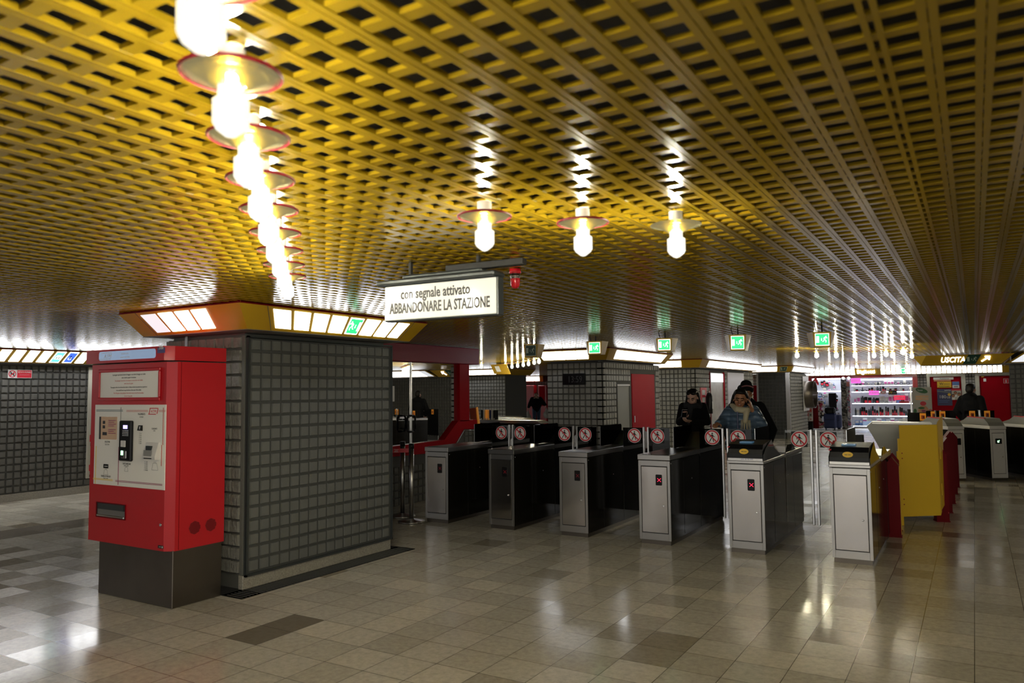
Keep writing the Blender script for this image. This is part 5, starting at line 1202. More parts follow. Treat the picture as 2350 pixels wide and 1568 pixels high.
# dark red stole display with dolls
x0, _ = on_y(1862, 900, 31.2); x1, _ = on_y(1875, 900, 31.2); zt = on_y(1868, 886, 31.2)[1]
t = thing('scarf_display', 'dark red hanging scarves and caps next to the postcard rack', 'display', (x0, 31.2, 0)); W_ = x1-x0
k = MB()
for i in range(5): k.tube((W_*(i+.5)/5, .03*math.sin(i*2), .05), (W_*(i+.5)/5, .02, 1.05), .045, 'red_dark', .03, 10)
k.build('scarves', t)
for i, m_ in enumerate(('speck3', 'black', 'red_dark', 'speck3', 'bag_white')): MB().ball((W_*(.3+.4*(i % 2)), -.02, zt-.12-i*.16), (.11, .08, .09), m_, 12).build('cap', t, None)
x0, _ = on_y(1875, 900, 31.5); x1, _ = on_y(1891, 900, 31.5)
t = thing('toy_display', 'speckled black, white and pink toys stacked at the open kiosk door', 'toys', (x0, 31.5, 0)); k = MB(); W_ = x1-x0
for i in range(9):
    k.ball((W_*(.3+.35*math.sin(i*1.9)), .02*math.cos(i), .12+i*.115), (.13, .10, .085), 'speck3', 12)
k.build('plush_toys', t)
# red easel by the kiosk
x_, z_ = on_y(1865, 866, 32.4)
t = thing('red_pennant', 'small red triangular banner above the postcard rack', 'banner', (x_, FY-.095, z_-.25)); MB().prism([(-.14, 0, 0), (.14, 0, 0), (.04, 0, .28)], (0, .02, 0), 'redink').build('cloth', t); MB().prism([(-.16, -.004, 0), (-.13, -.004, 0), (.05, -.004, .28), (.03, -.004, .28)], (0, .004, 0), 'peach').build('edge_cord', t)
# suitcases
def suitcase(px0, px1, ptop, pbot, y_, label, m='suitcase'):
    x0, z0 = on_y(px0, pbot, y_); x1, z1 = on_y(px1, ptop, y_); z0 = max(z0, .05)
    t = thing('suitcase', label, 'suitcase', (x0, y_, 0), 0, 'suitcases at the kiosk door'); W_ = x1-x0
    MB().bbox((0, 0, .05), (W_, .28, z1), m, .035).build('shell', t)
    k = MB(); k.bbox((.05, -.02, .10), (W_-.05, 0, z1*.60), m, .01); k.box((.06, -.022, z1*.62), (W_-.06, -.001, z1*.62+.008), 'ink'); k.build('pocket', t)
    for a in (.06, W_-.06):
        for b in (.05, .23): MB().lathe([(.028, -.012), (.028, .012), (0, .012), (0, -.012)], 'black', 12, Matrix.Translation((a, b, .028)) @ Matrix.Rotation(PI/2, 4, 'Y')).build('wheel', t)
    k = MB(); k.tube((W_*.35, .14, z1), (W_*.35, .14, z1+.05), .008, 'steel_plain', None, 6); k.tube((W_*.65, .14, z1), (W_*.65, .14, z1+.05), .008, 'steel_plain', None, 6); k.bbox((W_*.30, .125, z1+.04), (W_*.70, .155, z1+.065), 'black', .006); k.build('handle', t)
    return t
suitcase(1891, 1917, 950, 987, 31.4, 'navy blue suitcase standing at the open kiosk door')
suitcase(1919, 1929, 952, 987, 31.75, 'darker blue suitcase half hidden by the accessory stand')
x0, z0 = on_y(1892, 950, 31.4); x1, z1 = on_y(1916, 936, 31.4)
t = thing('travel_bag', 'black soft bag resting on top of the navy suitcase', 'bag', (x0, 31.42, z0+.0)); MB().bbox((0, .0, .0), (x1-x0, .25, z1-z0), 'black', .05).build('body', t); MB().bbox(((x1-x0)*.3, -.012, .03), ((x1-x0)*.7, 0, (z1-z0)*.6), 'rubber', .01).build('pocket', t)
x0, z0 = on_y(1896, 924, 32.6); x1, z1 = on_y(1914, 902, 32.6)
t = thing('office_chair', 'black chair back seen inside the kiosk', 'chair', ((x0+x1)/2, 33.3, 0)); MB().bbox((-.17, 0, z0-.3), (.13, .06, z1), 'black', .03).build('backrest', t); MB().bbox((-.2, -.4, z0-.35), (.2, .02, z0-.28), 'black', .02).build('seat', t); MB().tube((0, -.2, 0.02), (0, -.2, z0-.3), .03, 'grey_metal').build('column', t)
# banner, posters
def fuze(k, W_, H_):
    q = lambda a, b: face_mx(W_*a, -.003, H_*b)
    k.disc(H_*.10, 'green', q(.50, .90) @ Matrix.Rotation(-.3, 4, 'Z') @ Matrix.Diagonal((1.7, .75, 1, 1)), 20, .002); k.disc(H_*.085, 'redink', q(.55, .50) @ Matrix.Diagonal((1, .8, 1, 1)), 16, .002); k.disc(H_*.16, 'peach', q(.55, .28) @ Matrix.Diagonal((.9, 1, 1, 1)), 20, .003); k.disc(H_*.05, 'green', q(.45, .36) @ Matrix.Diagonal((1.8, .7, 1, 1)), 14, .004); k.disc(H_*.05, 'purpleink', q(.56, .27) @ Matrix.Diagonal((1.2, .8, 1, 1)), 16, .005); k.disc(H_*.05, 'redink', q(.92, .28), 14, .002, H_*.03); k.disc(H_*.05, 'green', q(.12, .26) @ Matrix.Diagonal((.9, 1.6, 1, 1)), 12, .002)
x0, z0 = on_y(2093, 1010, 30.8); x1, z1 = on_y(2137, 889, 30.8)
t = thing('drink_banner', 'cream stand up banner with green leaf and orange lettering beside the kiosk', 'banner', (x0, 30.8, 0)); W_ = x1-x0; H_ = z1-.15
MB().bbox((.07, 0, .15), (W_, .02, z1), 'cream', .003).build('banner_cloth', t); k = MB(); k.bbox((0, -.02, 0), (.05, .05, z1+.02), 'alu', .004); k.bbox((-.03, -.15, 0), (W_+.03, .2, .05), 'alu', .004); k.build('stand', t)
k = MB(); fz = MB(); 
q = Matrix.Translation((.07, 0, z1-1.15)); k2 = MB(); fuze(k2, W_-.07, 1.15); 
k2.text('fuze', .10, 'white', face_mx((W_-.07)*.42, -.006, 1.15*.885), 1, .002); k2.text('NASPETTATI', .088, 'orange', face_mx((W_-.07)*.5, -.003, 1.15*.69), .82, .002); k2.text('INASPETTATE', .088, 'orange', face_mx((W_-.07)*.5, -.003, 1.15*.61), .75, .002)
o = k2.build('artwork', t); o.location = (.07, 0, z1-1.15)
plate(2142, 866, 2188, 872, FY-.06, 'panelwhite', 'door_plate', 'long pale name plate at the top of the postered red door', 'sign', [('Mediolanum', .55, .2, .7, 'ink')], ts=1)
plate(2143, 872, 2182, 875.5, FY-.06, 'peach', 'door_strip', 'thin salmon strip under the pale name plate', 'sign')
plate(2151, 876, 2183, 890, FY-.06, 'sticker', 'money_transfer_poster', 'yellow poster with a black W on the red door', 'poster', [('W', .30, .45, .6, 'ink'), ('western', .68, .55, .28, 'ink'), ('Money Transfer', .5, .12, .24, 'ink')], ts=1)
plate(2152, 893, 2184, 931, FY-.06, 'navy', 'phone_offer_poster', 'dark blue poster reading 180GB on the red door', 'poster', [('180', .36, .44, .27, 'white'), ('GB', .76, .44, .17, 'white'), ('LIMITED', .72, .88, .10, 'white')], ts=.95,
      extra=lambda k, W_, H_: (k.disc(H_*.085, 'sticker', face_mx(W_*.82, -.003, H_*.66), 20, .002), k.box((W_*.1, -.003, H_*.30), (W_*.8, -.001, H_*.32), 'skyblue'), k.box((W_*.1, -.003, H_*.20), (W_*.7, -.001, H_*.22), 'skyblue'), k.prism([(W_*.02, -.002, H_*.83), (W_*.98, -.002, H_*.74), (W_*.98, -.002, H_*.80), (W_*.02, -.002, H_*.90)], (0, .001, 0), 'grey_metal')))
plate(2186, 876, 2201, 891, FY-.06, 'panelwhite', 'notice', 'small blue and white notice beside the yellow poster', 'poster', None, extra=lambda k, W_, H_: (k.box((0, -.003, H_*.45), (W_, -.001, H_), 'skyblue'), k.box((W_*.2, -.004, H_*.15), (W_*.8, -.001, H_*.3), 'greyink')))
def team(k, W_, H_):
    k.box((0, -.003, H_*.86), (W_, -.001, H_), 'redink')
    for a, b, m_ in ((.18, .35, 'skin_brown'), (.42, .60, 'skin_brown'), (.80, .48, 'skin_brown')):
        k.disc(H_*.13, m_, face_mx(W_*a, -.004, H_*b), 14, .002); k.disc(H_*.14, 'hair', face_mx(W_*a, -.0035, H_*(b+.05)), 14, .001); k.box((W_*(a-.15), -.003, H_*(b-.33)), (W_*(a+.15), -.001, H_*(b-.1)), 'panelwhite')
plate(2184, 893, 2205, 918, FY-.06, 'cream', 'photo_poster', 'poster with three people in white on the red door', 'poster', None, extra=team)
plate(2257, 869, 2263, 876, FY-.06, 'panelwhite', 'notice', 'tiny white notice high on the plain red door', 'sign')
plate(2252, 864, 2258, 866, FY-.06, 'sticker', 'notice', 'tiny yellow label in the top corner of the plain red door', 'sign')
plate(2303, 869, 2315, 880, FY-.06, 'redink', 'extinguisher_sign', 'red extinguisher symbol sign on the plain red door', 'sign', None, extra=lambda k, W_, H_: [k.box(a, b, 'white') for a, b in (((0, -.004, 0), (W_, -.001, H_*.05)), ((0, -.004, H_*.95), (W_, -.001, H_)), ((0, -.004, 0), (W_*.04, -.001, H_)), ((W_*.96, -.004, 0), (W_, -.001, H_)), ((W_*.38, -.004, H_*.15), (W_*.58, -.001, H_*.75)))])
MB_ = None
# unseen pillars added behind the camera to darken bands of the door reflections
for a_, b_ in ((-12.3, -10.5), (-9.1, -8.1), (-6.8, -5.9), (-4.75, -4.35)):
    mb = MB(); tile_wall(mb, (b_, -3.2), (a_, -3.2), m='tile', g='grout', thick=.5); mb.box((a_, -3.9, 0), (b_, -3.3, CEIL+.3), 'grout'); struct(mb.build('wall_added_rear_pillar'), 'unseen tiled pillar added behind the camera for dark door reflections')
# unseen side wall, added to block world light from that side
mb = MB(); tile_wall(mb, (7.5, 26.0), (7.5, -4.0), pitch=.216, gap=.03, d=.012); mb.box((7.52, -4, 0), (7.6, 26, 3), 'grout'); struct(mb.build('wall_right'), 'unseen tiled side wall added to block world light')
# ------------------------------------------------------------------ right block with the exit fascia
RY = 20.6
rx0 = on_y(2318, 880, RY)[0]
mb = MB(); tile_wall(mb, (rx0, RY), (rx0+3.2, RY), jitter=.004, d=.02, m='tile'); mb.box((rx0+.05, RY+.06, 0), (rx0+3.2, RY+.8, CEIL+.3), 'grout'); struct(mb.build('wall_right_pillar'), 'grey tiled pillar at the edge of the photo beyond the turnstiles')
UY = 19.6
ux0 = on_y(2113, 837, UY)[0]; ux1 = on_y(2298, 838, UY)[0]; uz0 = on_y(2200, 837, UY)[1]; uz1 = CEIL-.02
t = thing('exit_fascia', 'yellow fascia with white lit USCITA lettering and arrow', 'sign', (ux0, UY, 0)); W_ = ux1-ux0
k = MB(); k.prism([(0, 0, uz0), (W_, 0, uz0), (W_+.25, -.16, uz1), (-.10+.22, -.16, uz1)], (0, .02, 0), 'yellow')
k.prism([(0, 0, uz0), (.12, -.16, uz1), (-.16, .05, uz1)], (0, .02, 0), 'sticker'); k.prism([(0, .02, uz0-.004), (W_, .02, uz0-.004), (W_, 1.2, uz0-.004), (0, .35, uz0-.004)], (0, 0, .012), 'soffit'); k.build('housing', t)
H_ = uz1-uz0
q = frame_mx((W_*.41, -.045, uz0+H_*.25), (1, 0, 0), (0, -.16, H_)); k = MB(); k.text('USCITA', .20, 'letters_lit', q, .70, .003, shear=.25, bold=.003); k.build('lettering', t, 'white glowing lettering')
q2 = frame_mx((W_*.655, -.10, uz0+H_*.52), (1, 0, 0), (0, -.16, H_)); k = MB(); k.prism([(-.19, -.13, 0), (.05, -.13, 0), (.17, .12, 0), (-.07, .12, 0)], (0, 0, .003), 'green_off', q2); run_figure(k, q2 @ Matrix.Translation((0, 0, .004)), .16, 'pict_off'); k.build('exit_pictogram', t, 'unlit green pictogram')
q3 = frame_mx((W_*.82, -.10, uz0+H_*.52), (1, 0, 0), (0, -.16, H_)) @ Matrix.Rotation(PI*.22, 4, 'Z'); k = MB(); k.box((-.11, -.015, 0), (.06, .015, .003), 'letters_lit', q3); k.prism([(.11, 0, 0), (.03, .07, 0), (.01, .045, 0), (.055, 0, 0), (.01, -.045, 0), (.03, -.07, 0)], (0, 0, .003), 'letters_lit', q3); k.build('arrow', t, 'white lit arrow')
light_box('light_box', 'yellow light box on the pillar past the USCITA fascia', [dict(b0=(ux1+.10, UY+.03), b1=(ux1+3.4, UY+.03), t0=(ux1+.42, UY-.20), t1=(ux1+3.6, UY-.20), zb=uz0, cells=cells(.01, .97, 12, ['dim'], .07))], soffit=[(ux1, UY), (ux1+3.4, UY), (ux1+3.4, RY), (ux1, RY)], lit='panel_far', group='yellow light boxes under the ceiling')

# ------------------------------------------------------------------ people
def hull_parts(caps, balls, boxes=()):
    mb = MB()
    for c in caps:
        p0, r0, p1, r1 = c; mb.tube(p0, p1, r0, 'skin_light', r1, 14); mb.ball(p0, r0, 'skin_light', 14); mb.ball(p1, r1, 'skin_light', 14)
    for b in balls:
        c, r = b[0], b[1]; e = b[2] if len(b) > 2 else (0, 0, 0)
        mb.ball((0, 0, 0), r, 'skin_light', 18, Matrix.Translation(c) @ Euler(e).to_matrix().to_4x4())
    return mb
def fuse(name, caps, balls, voxel, mats, parent, paint=None, label=None, smooth=4):
    mb = hull_parts(caps, balls); me = bpy.data.meshes.new('tmp'); me.from_pydata(mb.v, [], mb.f); o = bpy.data.objects.new('tmp', me); COL.objects.link(o)
    r = o.modifiers.new('r', 'REMESH'); r.mode = 'VOXEL'; r.voxel_size = voxel; s = o.modifiers.new('s', 'SMOOTH'); s.iterations = smooth; s.factor = .5
    dg = bpy.context.evaluated_depsgraph_get(); nm = bpy.data.meshes.new_from_object(o.evaluated_get(dg)); bpy.data.objects.remove(o)
    nm.name = name; nm.materials.clear()
    for m in mats: nm.materials.append(M[m])
    for p in nm.polygons:
        p.use_smooth = True; p.material_index = paint(p.center) if paint else 0
    q = bpy.data.objects.new(name, nm); COL.objects.link(q); q.parent = parent
    if label: q['label'] = label
    return q
def hand(w, d, n, curl=.6, s=1.0, side=1):
    """capsules of a palm, four fingers and a thumb. w wrist, d pointing direction, n palm normal (fingers curl toward n)"""
    w = Vector(w); d = Vector(d).normalized(); n = Vector(n).normalized(); n = (n-d*n.dot(d)).normalized(); a = d.cross(n)*side
    L = []
    for i, (o, l) in enumerate(((-.028, .072), (-.010, .080), (.009, .076), (.027, .060))):
        base = w+d*.082*s+a*o*s; L.append((w+d*.02*s+a*o*.6*s, .013*s, base, .0115*s))
        p = base; dr = d.copy(); k = l*s
        for j, fr in enumerate((.45, .32, .25)):
            ang = curl*(.7+.25*j); dr = (dr*math.cos(ang)+n*math.sin(ang)).normalized() if j else (d*math.cos(curl*.5)+n*math.sin(curl*.5)).normalized()
            q = p+dr*k*fr; L.append((p, (.0088-.0008*j)*s, q, (.0080-.0008*j)*s)); p = q
    b = w+d*.025*s-a*.028*s; m_ = b+(d*.6-a*.75+n*.25).normalized()*.036*s; e = m_+(d*.85-a*.1+n*.5).normalized()*.030*s
    L += [(w, .022*s, b, .016*s), (b, .013*s, m_, .0105*s), (m_, .0100*s, e, .0085*s)]
    return L
def head_parts(c, tilt=(0, 0, 0)):
    """face looks toward -Y; c = head centre. returns capsules/balls already tilted, plus painter"""
    R_ = Euler(tilt).to_matrix(); c = Vector(c); T = lambda v: c+R_ @ Vector(v)
    balls = [(T((0, .012, .030)), (.075, .092, .088), tilt), (T((0, -.020, -.030)), (.060, .066, .078), tilt), (T((0, -.045, -.082)), (.032, .032, .024), tilt),
             (T((0, -.075, .012)), (.052, .022, .018), tilt), (T((-.045, -.058, -.022)), (.020, .018, .020), tilt), (T((.045, -.058, -.022)), (.020, .018, .020), tilt),
             (T((-.078, .012, -.008)), (.010, .018, .030), tilt), (T((.078, .012, -.008)), (.010, .018, .030), tilt), (T((0, -.083, -.052)), (.022, .012, .011), tilt)]
    caps = [(T((0, -.082, .010)), .008, T((0, -.100, -.022)), .013)]
    for s in (-1, 1): caps.append((T((s*.011, -.088, -.026)), .008, T((s*.013, -.086, -.027)), .007))
    Ri = R_.inverted()
    def paint(p, sc=1):
        q = Ri @ (Vector(p)-c)
        if q.y < -.03:
            for s in (-1, 1):
                ex, ez = (q.x-s*.030)/.0150, (q.z-.004)/.0068
                if ex*ex+ez*ez < 1: return 1
                if abs(q.x-s*.031) < .020 and abs(q.z-.026+abs(q.x-s*.031)*.15) < .0048: return 2
            if (q.x/.024)**2+((q.z+.053)/.0085)**2 < 1: return 3
        return 0
    return caps, balls, paint
SK = ('%s', 'eye', 'hair', 'lips')
def person(label, loc, rz, skin, head_c, tilt, extra_caps, extra_balls=()):
    t = thing('person', label, 'person', loc, rz)
    hc, hb, pt = head_parts(head_c, tilt)
    hcv = Vector(head_c)
    caps = hc+[((0, .02, hcv.z-.20), .055, (hcv.x*.8, hcv.y+.02, hcv.z-.08), .048)]+list(extra_caps)
    body = [((0, .0, .95), (.14, .09, .16)), ((0, 0, 1.18), (.14, .09, .18)), ((0, .01, .1), (.05, .05, .05))]
    fuse('body', caps, hb+[(b[0], b[1]) for b in body[:2]]+list(extra_balls), .0052, (skin, 'eye', 'hair', 'lips'), t, pt, None, 2)
    return t
def leg_caps(sp=.09, knee=.5, dy=0.0):
    L = []
    for s in (-1, 1):
        L += [((s*sp, 0, .88), .085, (s*sp, -.01+dy*s, knee), .058), ((s*sp, -.01+dy*s, knee), .056, (s*sp, .02+dy*s*1.6, .09), .036), ((s*sp, .02+dy*s*1.6, .05), .038, (s*sp, -.12+dy*s*1.6, .035), .030)]
    return L

# --- woman in black looking down at a phone
def woman_phone():
    H0 = Vector((0, -.055, 1.475))
    el1, wr1 = (-.20, .02, 1.12), (-.135, -.20, 1.20)
    el2, wr2 = (.20, .02, 1.12), (-.02, -.22, 1.14)
    caps = leg_caps()+[((-.13, 0, 1.32), .034, el1, .030), (el1, .030, wr1, .024), ((.13, 0, 1.32), .034, el2, .030), (el2, .030, wr2, .024)]
    caps += hand(wr1, (.15, -.9, .3), (.2, .3, .9), .9, 1.0, 1)+hand(wr2, (-.75, -.55, .1), (-.2, .2, .9), .8, 1.0, -1)
    t = person('woman in a long black coat and dark scarf looking down at a phone', (-3.56, 11.0, 0), .30, 'skin_light', H0, (.42, 0, -.35), caps)
    fuse('coat', [((0, .02, 1.34), .10, (0, .02, .98), .17), ((0, .02, .98), .17, (0, .02, .55), .22), ((-.14, .01, 1.34), .070, (-.20, .02, 1.12), .058), ((.14, .01, 1.34), .070, (.20, .02, 1.12), .058), (el1, .056, (-.137, -.195, 1.195), .040), (el2, .056, (.0, -.215, 1.142), .040), (el2, .056, (-.02, -.22, 1.14), .036)],
         [((0, .02, 1.20), (.19, .14, .22)), ((0, .02, .85), (.21, .16, .25))], .012, ('coat_black',), t)
    fuse('trousers', [((-.09, 0, .8), .09, (-.09, 0, .09), .055), ((.09, 0, .8), .09, (.09, 0, .09), .055)], [], .012, ('coat_black',), t)
    fuse('shoes', [((-.09, .03, .045), .045, (-.09, -.13, .035), .034), ((.09, .03, .045), .045, (.09, -.13, .035), .034)], [], .010, ('black',), t)
    fuse('scarf', [((-.09, -.03, 1.355), .05, (.09, -.04, 1.355), .05), ((-.10, .06, 1.37), .05, (.10, .06, 1.37), .05), ((-.10, -.02, 1.36), .05, (-.10, .07, 1.37), .05), ((.10, -.02, 1.36), .05, (.10, .07, 1.37), .05), ((-.03, -.11, 1.33), .04, (-.06, -.13, 1.12), .03)], [((0, -.04, 1.36), (.12, .10, .05))], .010, ('scarf_grey',), t)
    R_ = Euler((.42, 0, -.35)).to_matrix(); Tq = lambda v: tuple(H0+R_ @ Vector(v))
    fuse('hair', [(Tq((-.070, .03, .05)), .028, (-.095, .03, 1.33), .030), (Tq((.070, .03, .05)), .028, (.11, .0, 1.33), .034), (Tq((0, .09, .04)), .05, (0, .10, 1.30), .05)],
         [(Tq((0, .040, .050)), (.085, .085, .082), (.42, 0, -.35)), (Tq((-.035, -.005, .092)), (.045, .07, .035), (.42, 0, -.35)), (Tq((.035, -.005, .092)), (.045, .07, .035), (.42, 0, -.35))], .008, ('hair',), t)
    u = thing('phone', 'dark phone with pale edge held by the woman in black', 'phone', (-3.56, 11.0, 0), .30)
    q = Matrix.Translation((-.120, -.315, 1.255)) @ Euler((-.75, 0, -.15)).to_matrix().to_4x4()
    MB().bbox((-.036, -.004, -.07), (.036, .004, .07), 'black', .003, q).build('case', u); MB().box((-.032, .004, -.064), (.032, .0046, .064), 'screen_blue', q).build('screen', u); MB().box((-.037, -.0045, .069), (.037, .0045, .0725), 'white', q).build('edge', u)
woman_phone()

# --- woman in blue padded jacket on the phone, leaning over the gate
def woman_blue():
    H0 = Vector((-.01, -.10, 1.465)); tl = (.12, .10, .0)
    elR, wrR = (.235, -.02, 1.14), (.125, -.13, 1.345)     # phone arm
    elL, wrL = (-.235, -.10, 1.18), (-.28, -.34, 1.17)
    caps = leg_caps()+[((.13, 0, 1.32), .038, elR, .034), (elR, .034, wrR, .026), ((-.13, 0, 1.32), .038, elL, .034), (elL, .034, wrL, .026)]
    caps += hand(wrR, (-.15, .02, 1), (-1, .1, 0), .55, 1.0, -1)+hand(wrL, (-.15, -1, -.05), (0, -.1, -1), .35, 1.0, -1)
    t = person('woman in a slate blue padded jacket and cream scarf talking on the phone', (-2.52, 9.72, 0), .22, 'skin_brown', H0, tl, caps)
    fuse('jacket', [((0, .02, 1.30), .13, (0, .02, .75), .19), ((-.14, .01, 1.31), .085, elL, .072), (elL, .070, (-.27, -.30, 1.175), .048), ((.14, .01, 1.31), .088, elR, .076), (elR, .074, (.145, -.10, 1.315), .046)],
         [((0, -.01, 1.15), (.205, .18, .25)), ((0, .0, .90), (.22, .19, .22)), ((0, -.03, 1.345), (.13, .11, .06))], .012, ('coat_blue',), t)
    fuse('trousers', [((-.09, 0, .8), .09, (-.09, 0, .09), .055), ((.09, 0, .8), .09, (.09, 0, .09), .055)], [], .012, ('rubber',), t)
    fuse('shoes', [((-.09, .03, .045), .045, (-.09, -.13, .035), .034), ((.09, .03, .045), .045, (.09, -.13, .035), .034)], [], .010, ('black',), t)
    fuse('scarf', [((-.11, -.06, 1.40), .032, (-.05, -.17, 1.345), .040), ((-.05, -.17, 1.345), .040, (.07, -.16, 1.33), .042), ((.07, -.16, 1.33), .04, (.115, -.05, 1.37), .034), ((.115, -.05, 1.37), .034, (.06, .06, 1.41), .034), ((-.11, -.06, 1.40), .032, (-.06, .06, 1.42), .03), ((.065, -.185, 1.31), .036, (.045, -.215, 1.20), .030)], [], .009, ('scarf',), t)
    k = MB()
    for i in range(12):
        a = -.02+i*.0095; k.tube((.02+a, -.205, 1.215), (.015+a*1.1+.008*math.sin(i*2.3), -.222, 1.075+.02*math.sin(i*1.7)), .0042, 'scarf', .003, 6)
    k.build('scarf_fringe', t)
    R_ = Euler(tl).to_matrix(); Tq = lambda v: tuple(H0+R_ @ Vector(v))
    fuse('hair', [(Tq((-.072, .02, .04)), .030, Tq((-.098, .035, -.10)), .028), (Tq((.072, .03, .04)), .028, Tq((.088, .05, -.09)), .026), (Tq((0, .09, .04)), .05, (0, .08, 1.32), .06)],
         [(Tq((0, .035, .055)), (.092, .092, .085), tl), (Tq((0, -.015, .100)), (.072, .072, .032), tl)], .008, ('hair',), t)
    k = MB(); k.box((-.030, -.012, 0), (.030, .0, .001), 'coat_black'); 
    for zz in (1.02, 1.12, 1.22):
        pass
    k = MB(); k.bbox((-.052, -.205, .78), (-.036, -.17, 1.32), 'navy', .004); k.build('zip_flap', t, 'dark front strap')
    k = MB(); M['mouth_white'] = M['teeth']; q = frame_mx(Tq((0, -.0945, -.051)), tuple(R_ @ Vector((1, 0, 0))), tuple(R_ @ Vector((0, 0, 1)))); k.prism([(.014*math.cos(2*PI*i/14), .0028*math.sin(2*PI*i/14), 0) for i in range(14)], (0, 0, .001), 'teeth', q); k.build('teeth', t)
    u = thing('phone', 'phone held upright against the ear of the woman in blue', 'phone', (-2.52, 9.72, 0), .22)
    q = Matrix.Translation((.100, -.125, 1.425)) @ Euler((.15, .12, PI/2)).to_matrix().to_4x4()
    MB().bbox((-.035, -.004, -.07), (.035, .004, .07), 'black', .003, q).build('case', u); MB().box((-.036, -.0045, .066), (.036, .0045, .0712), 'white', q).build('edge', u)
woman_blue()

# --- person in black behind her
t = person('person in black coat and black beanie half hidden behind the woman in blue', (-2.60, 10.30, 0), .2, 'skin_brown', (0, -.02, 1.54), (.1, 0, .4), leg_caps())
fuse('coat', [((0, .02, 1.36), .14, (0, .02, .70), .22), ((-.16, .0, 1.35), .085, (-.27, .0, 1.08), .070), ((.16, .0, 1.35), .085, (.31, .0, 1.06), .070), ((-.27, 0, 1.08), .068, (-.22, -.15, .92), .05), ((.31, 0, 1.06), .068, (.26, -.12, .88), .05)], [((0, .02, 1.18), (.25, .17, .28))], .014, ('coat_black',), t)
fuse('trousers', [((-.09, 0, .8), .09, (-.09, 0, .09), .055), ((.09, 0, .8), .09, (.09, 0, .09), .055)], [], .012, ('coat_black',), t)
fuse('shoes', [((-.09, .03, .045), .045, (-.09, -.13, .035), .034), ((.09, .03, .045), .045, (.09, -.13, .035), .034)], [], .010, ('black',), t)
fuse('beanie', [], [((0, .0, 1.60), (.10, .11, .085)), ((0, .01, 1.66), (.075, .08, .06)), ((-.06, .05, 1.60), (.06, .06, .06))], .009, ('coat_black',), t)
k = MB()
for i in range(13):
    a = -1.1+i*.18; k.ball((.085*math.sin(a)+.01, -.098*math.cos(a)-.008, 1.612+.028*math.cos(a*1.3)), .010, 'pinkband', 8)
k.build('headband', t, 'muted pink band')

# --- man seen from behind
xm, _ = on_y(2228, 900, 17.8)
capsm = leg_caps(.10)+[((-.14, 0, 1.32), .036, (-.22, .02, 1.10), .034), ((-.22, .02, 1.10), .034, (-.20, -.10, .90), .028), ((.14, 0, 1.32), .036, (.27, .02, 1.10), .034), ((.27, .02, 1.10), .034, (.21, -.10, .90), .028)]
capsm += hand((-.20, -.10, .90), (.3, -.3, -1), (1, 0, 0), .5)+hand((.21, -.10, .90), (-.3, -.3, -1), (-1, 0, 0), .5, 1, -1)
t = person('man in a black hooded coat seen from behind beyond the far turnstiles', (xm, 17.8, 0), 2.75, 'skin_light', (0, -.02, 1.535), (.05, 0, .2), capsm)
fuse('coat', [((0, .02, 1.36), .13, (0, .02, .80), .19), ((-.16, .0, 1.34), .085, (-.22, .02, 1.10), .075), ((.16, .0, 1.34), .085, (.27, .02, 1.10), .075), ((-.22, .02, 1.10), .07, (-.185, -.09, .93), .055), ((.27, .02, 1.10), .07, (.205, -.09, .93), .055)], [((0, .02, 1.2), (.20, .15, .26)), ((0, .08, 1.38), (.14, .10, .09))], .013, ('coat_black',), t)
fuse('trousers', [((-.10, 0, .8), .095, (-.10, 0, .09), .06), ((.10, 0, .8), .095, (.10, 0, .09), .06)], [], .012, ('rubber',), t)
fuse('shoes', [((-.10, .03, .045), .045, (-.10, -.14, .035), .036), ((.10, .03, .045), .045, (.10, -.14, .035), .036)], [], .010, ('black',), t)
fuse('hair', [], [((0, .018, 1.585), (.088, .10, .078)), ((0, .06, 1.54), (.078, .06, .085))], .008, ('hair',), t)

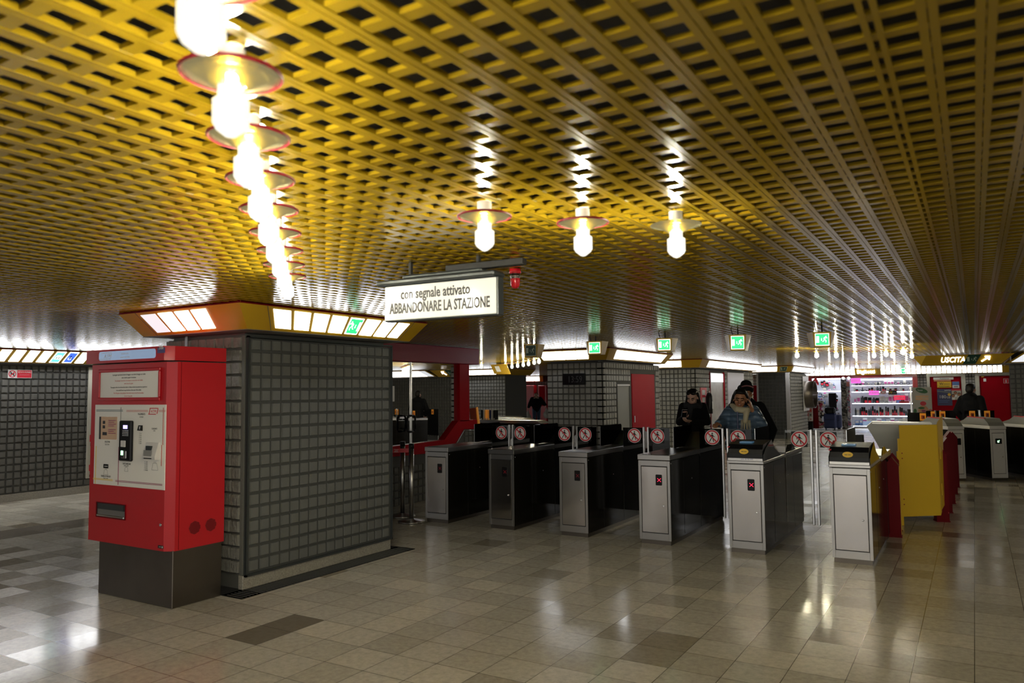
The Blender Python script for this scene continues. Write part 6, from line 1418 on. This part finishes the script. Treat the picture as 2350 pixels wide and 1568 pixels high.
# --- walking woman with two carrier bags, far back
xw, _ = on_y(1231, 930, 28.5)
wl, wr_ = (-.34, -.05, .86), (.40, -.12, .98)
capsw = leg_caps(.09, .5, .10)+[((-.14, 0, 1.25), .036, (-.27, .02, 1.05), .034), ((-.27, .02, 1.05), .034, wl, .028), ((.14, 0, 1.25), .036, (.33, .04, 1.05), .034), ((.33, .04, 1.05), .034, wr_, .028)]
capsw += hand(wl, (0, 0, -1), (1, 0, 0), 1.2)+hand(wr_, (.1, 0, -1), (-1, 0, 0), 1.2, 1, -1)
WL = (xw, 28.5, 0)
t = person('woman in black jacket and jeans walking far back with two white carrier bags', WL, .45, 'skin_light', (0, -.05, 1.40), (.1, 0, 0), capsw)
fuse('jacket', [((0, .02, 1.26), .13, (0, .02, .88), .19), ((-.17, .0, 1.26), .10, (-.28, .02, 1.05), .085), ((.17, .0, 1.26), .10, (.33, .04, 1.05), .085), ((-.28, .02, 1.05), .085, (-.335, -.03, .92), .06), ((.33, .04, 1.05), .085, (.39, -.10, 1.01), .06)], [((0, .0, 1.08), (.25, .19, .26))], .014, ('coat_black',), t)
fuse('jeans', [((-.09, 0, .85), .10, (-.09, -.11, .5), .075), ((-.09, -.11, .5), .075, (-.09, -.14, .1), .055), ((.09, 0, .85), .10, (.09, .09, .5), .075), ((.09, .09, .5), .075, (.09, .18, .1), .055)], [], .013, ('jeans',), t)
fuse('shoes', [((-.09, -.13, .045), .045, (-.09, -.28, .035), .034), ((.09, .18, .045), .045, (.09, .04, .035), .034)], [], .010, ('black',), t)
fuse('hair', [], [((0, -.012, 1.452), (.090, .095, .078)), ((0, .04, 1.40), (.085, .06, .10))], .009, ('hair',), t)
fuse('scarf', [((-.08, -.06, 1.29), .035, (.08, -.07, 1.30), .035), ((.08, -.07, 1.30), .03, (.06, .05, 1.32), .03)], [], .010, ('cream',), t)
for (bx_, by_, bz_, h_, lb) in ((-.36, -.08, .80, .42, 'cream carrier bag in the lowered hand of the walking woman'), (.43, -.12, .91, .46, 'white carrier bag in the raised hand of the walking woman')):
    u = thing('carrier_bag', lb, 'bag', WL, .45, 'carrier bags of the walking woman')
    fuse('bag_body', [((bx_, by_, bz_-.10), .05, (bx_, by_, bz_-h_*.7), .11)], [((bx_, by_, bz_-h_*.70), (.14, .09, h_*.34))], .012, ('bag_white',), u)
    k = MB(); k.tube((bx_-.02, by_, bz_), (bx_-.03, by_, bz_-.10), .008, 'bag_white'); k.tube((bx_+.02, by_, bz_), (bx_+.03, by_, bz_-.10), .008, 'bag_white'); k.build('handles', u)
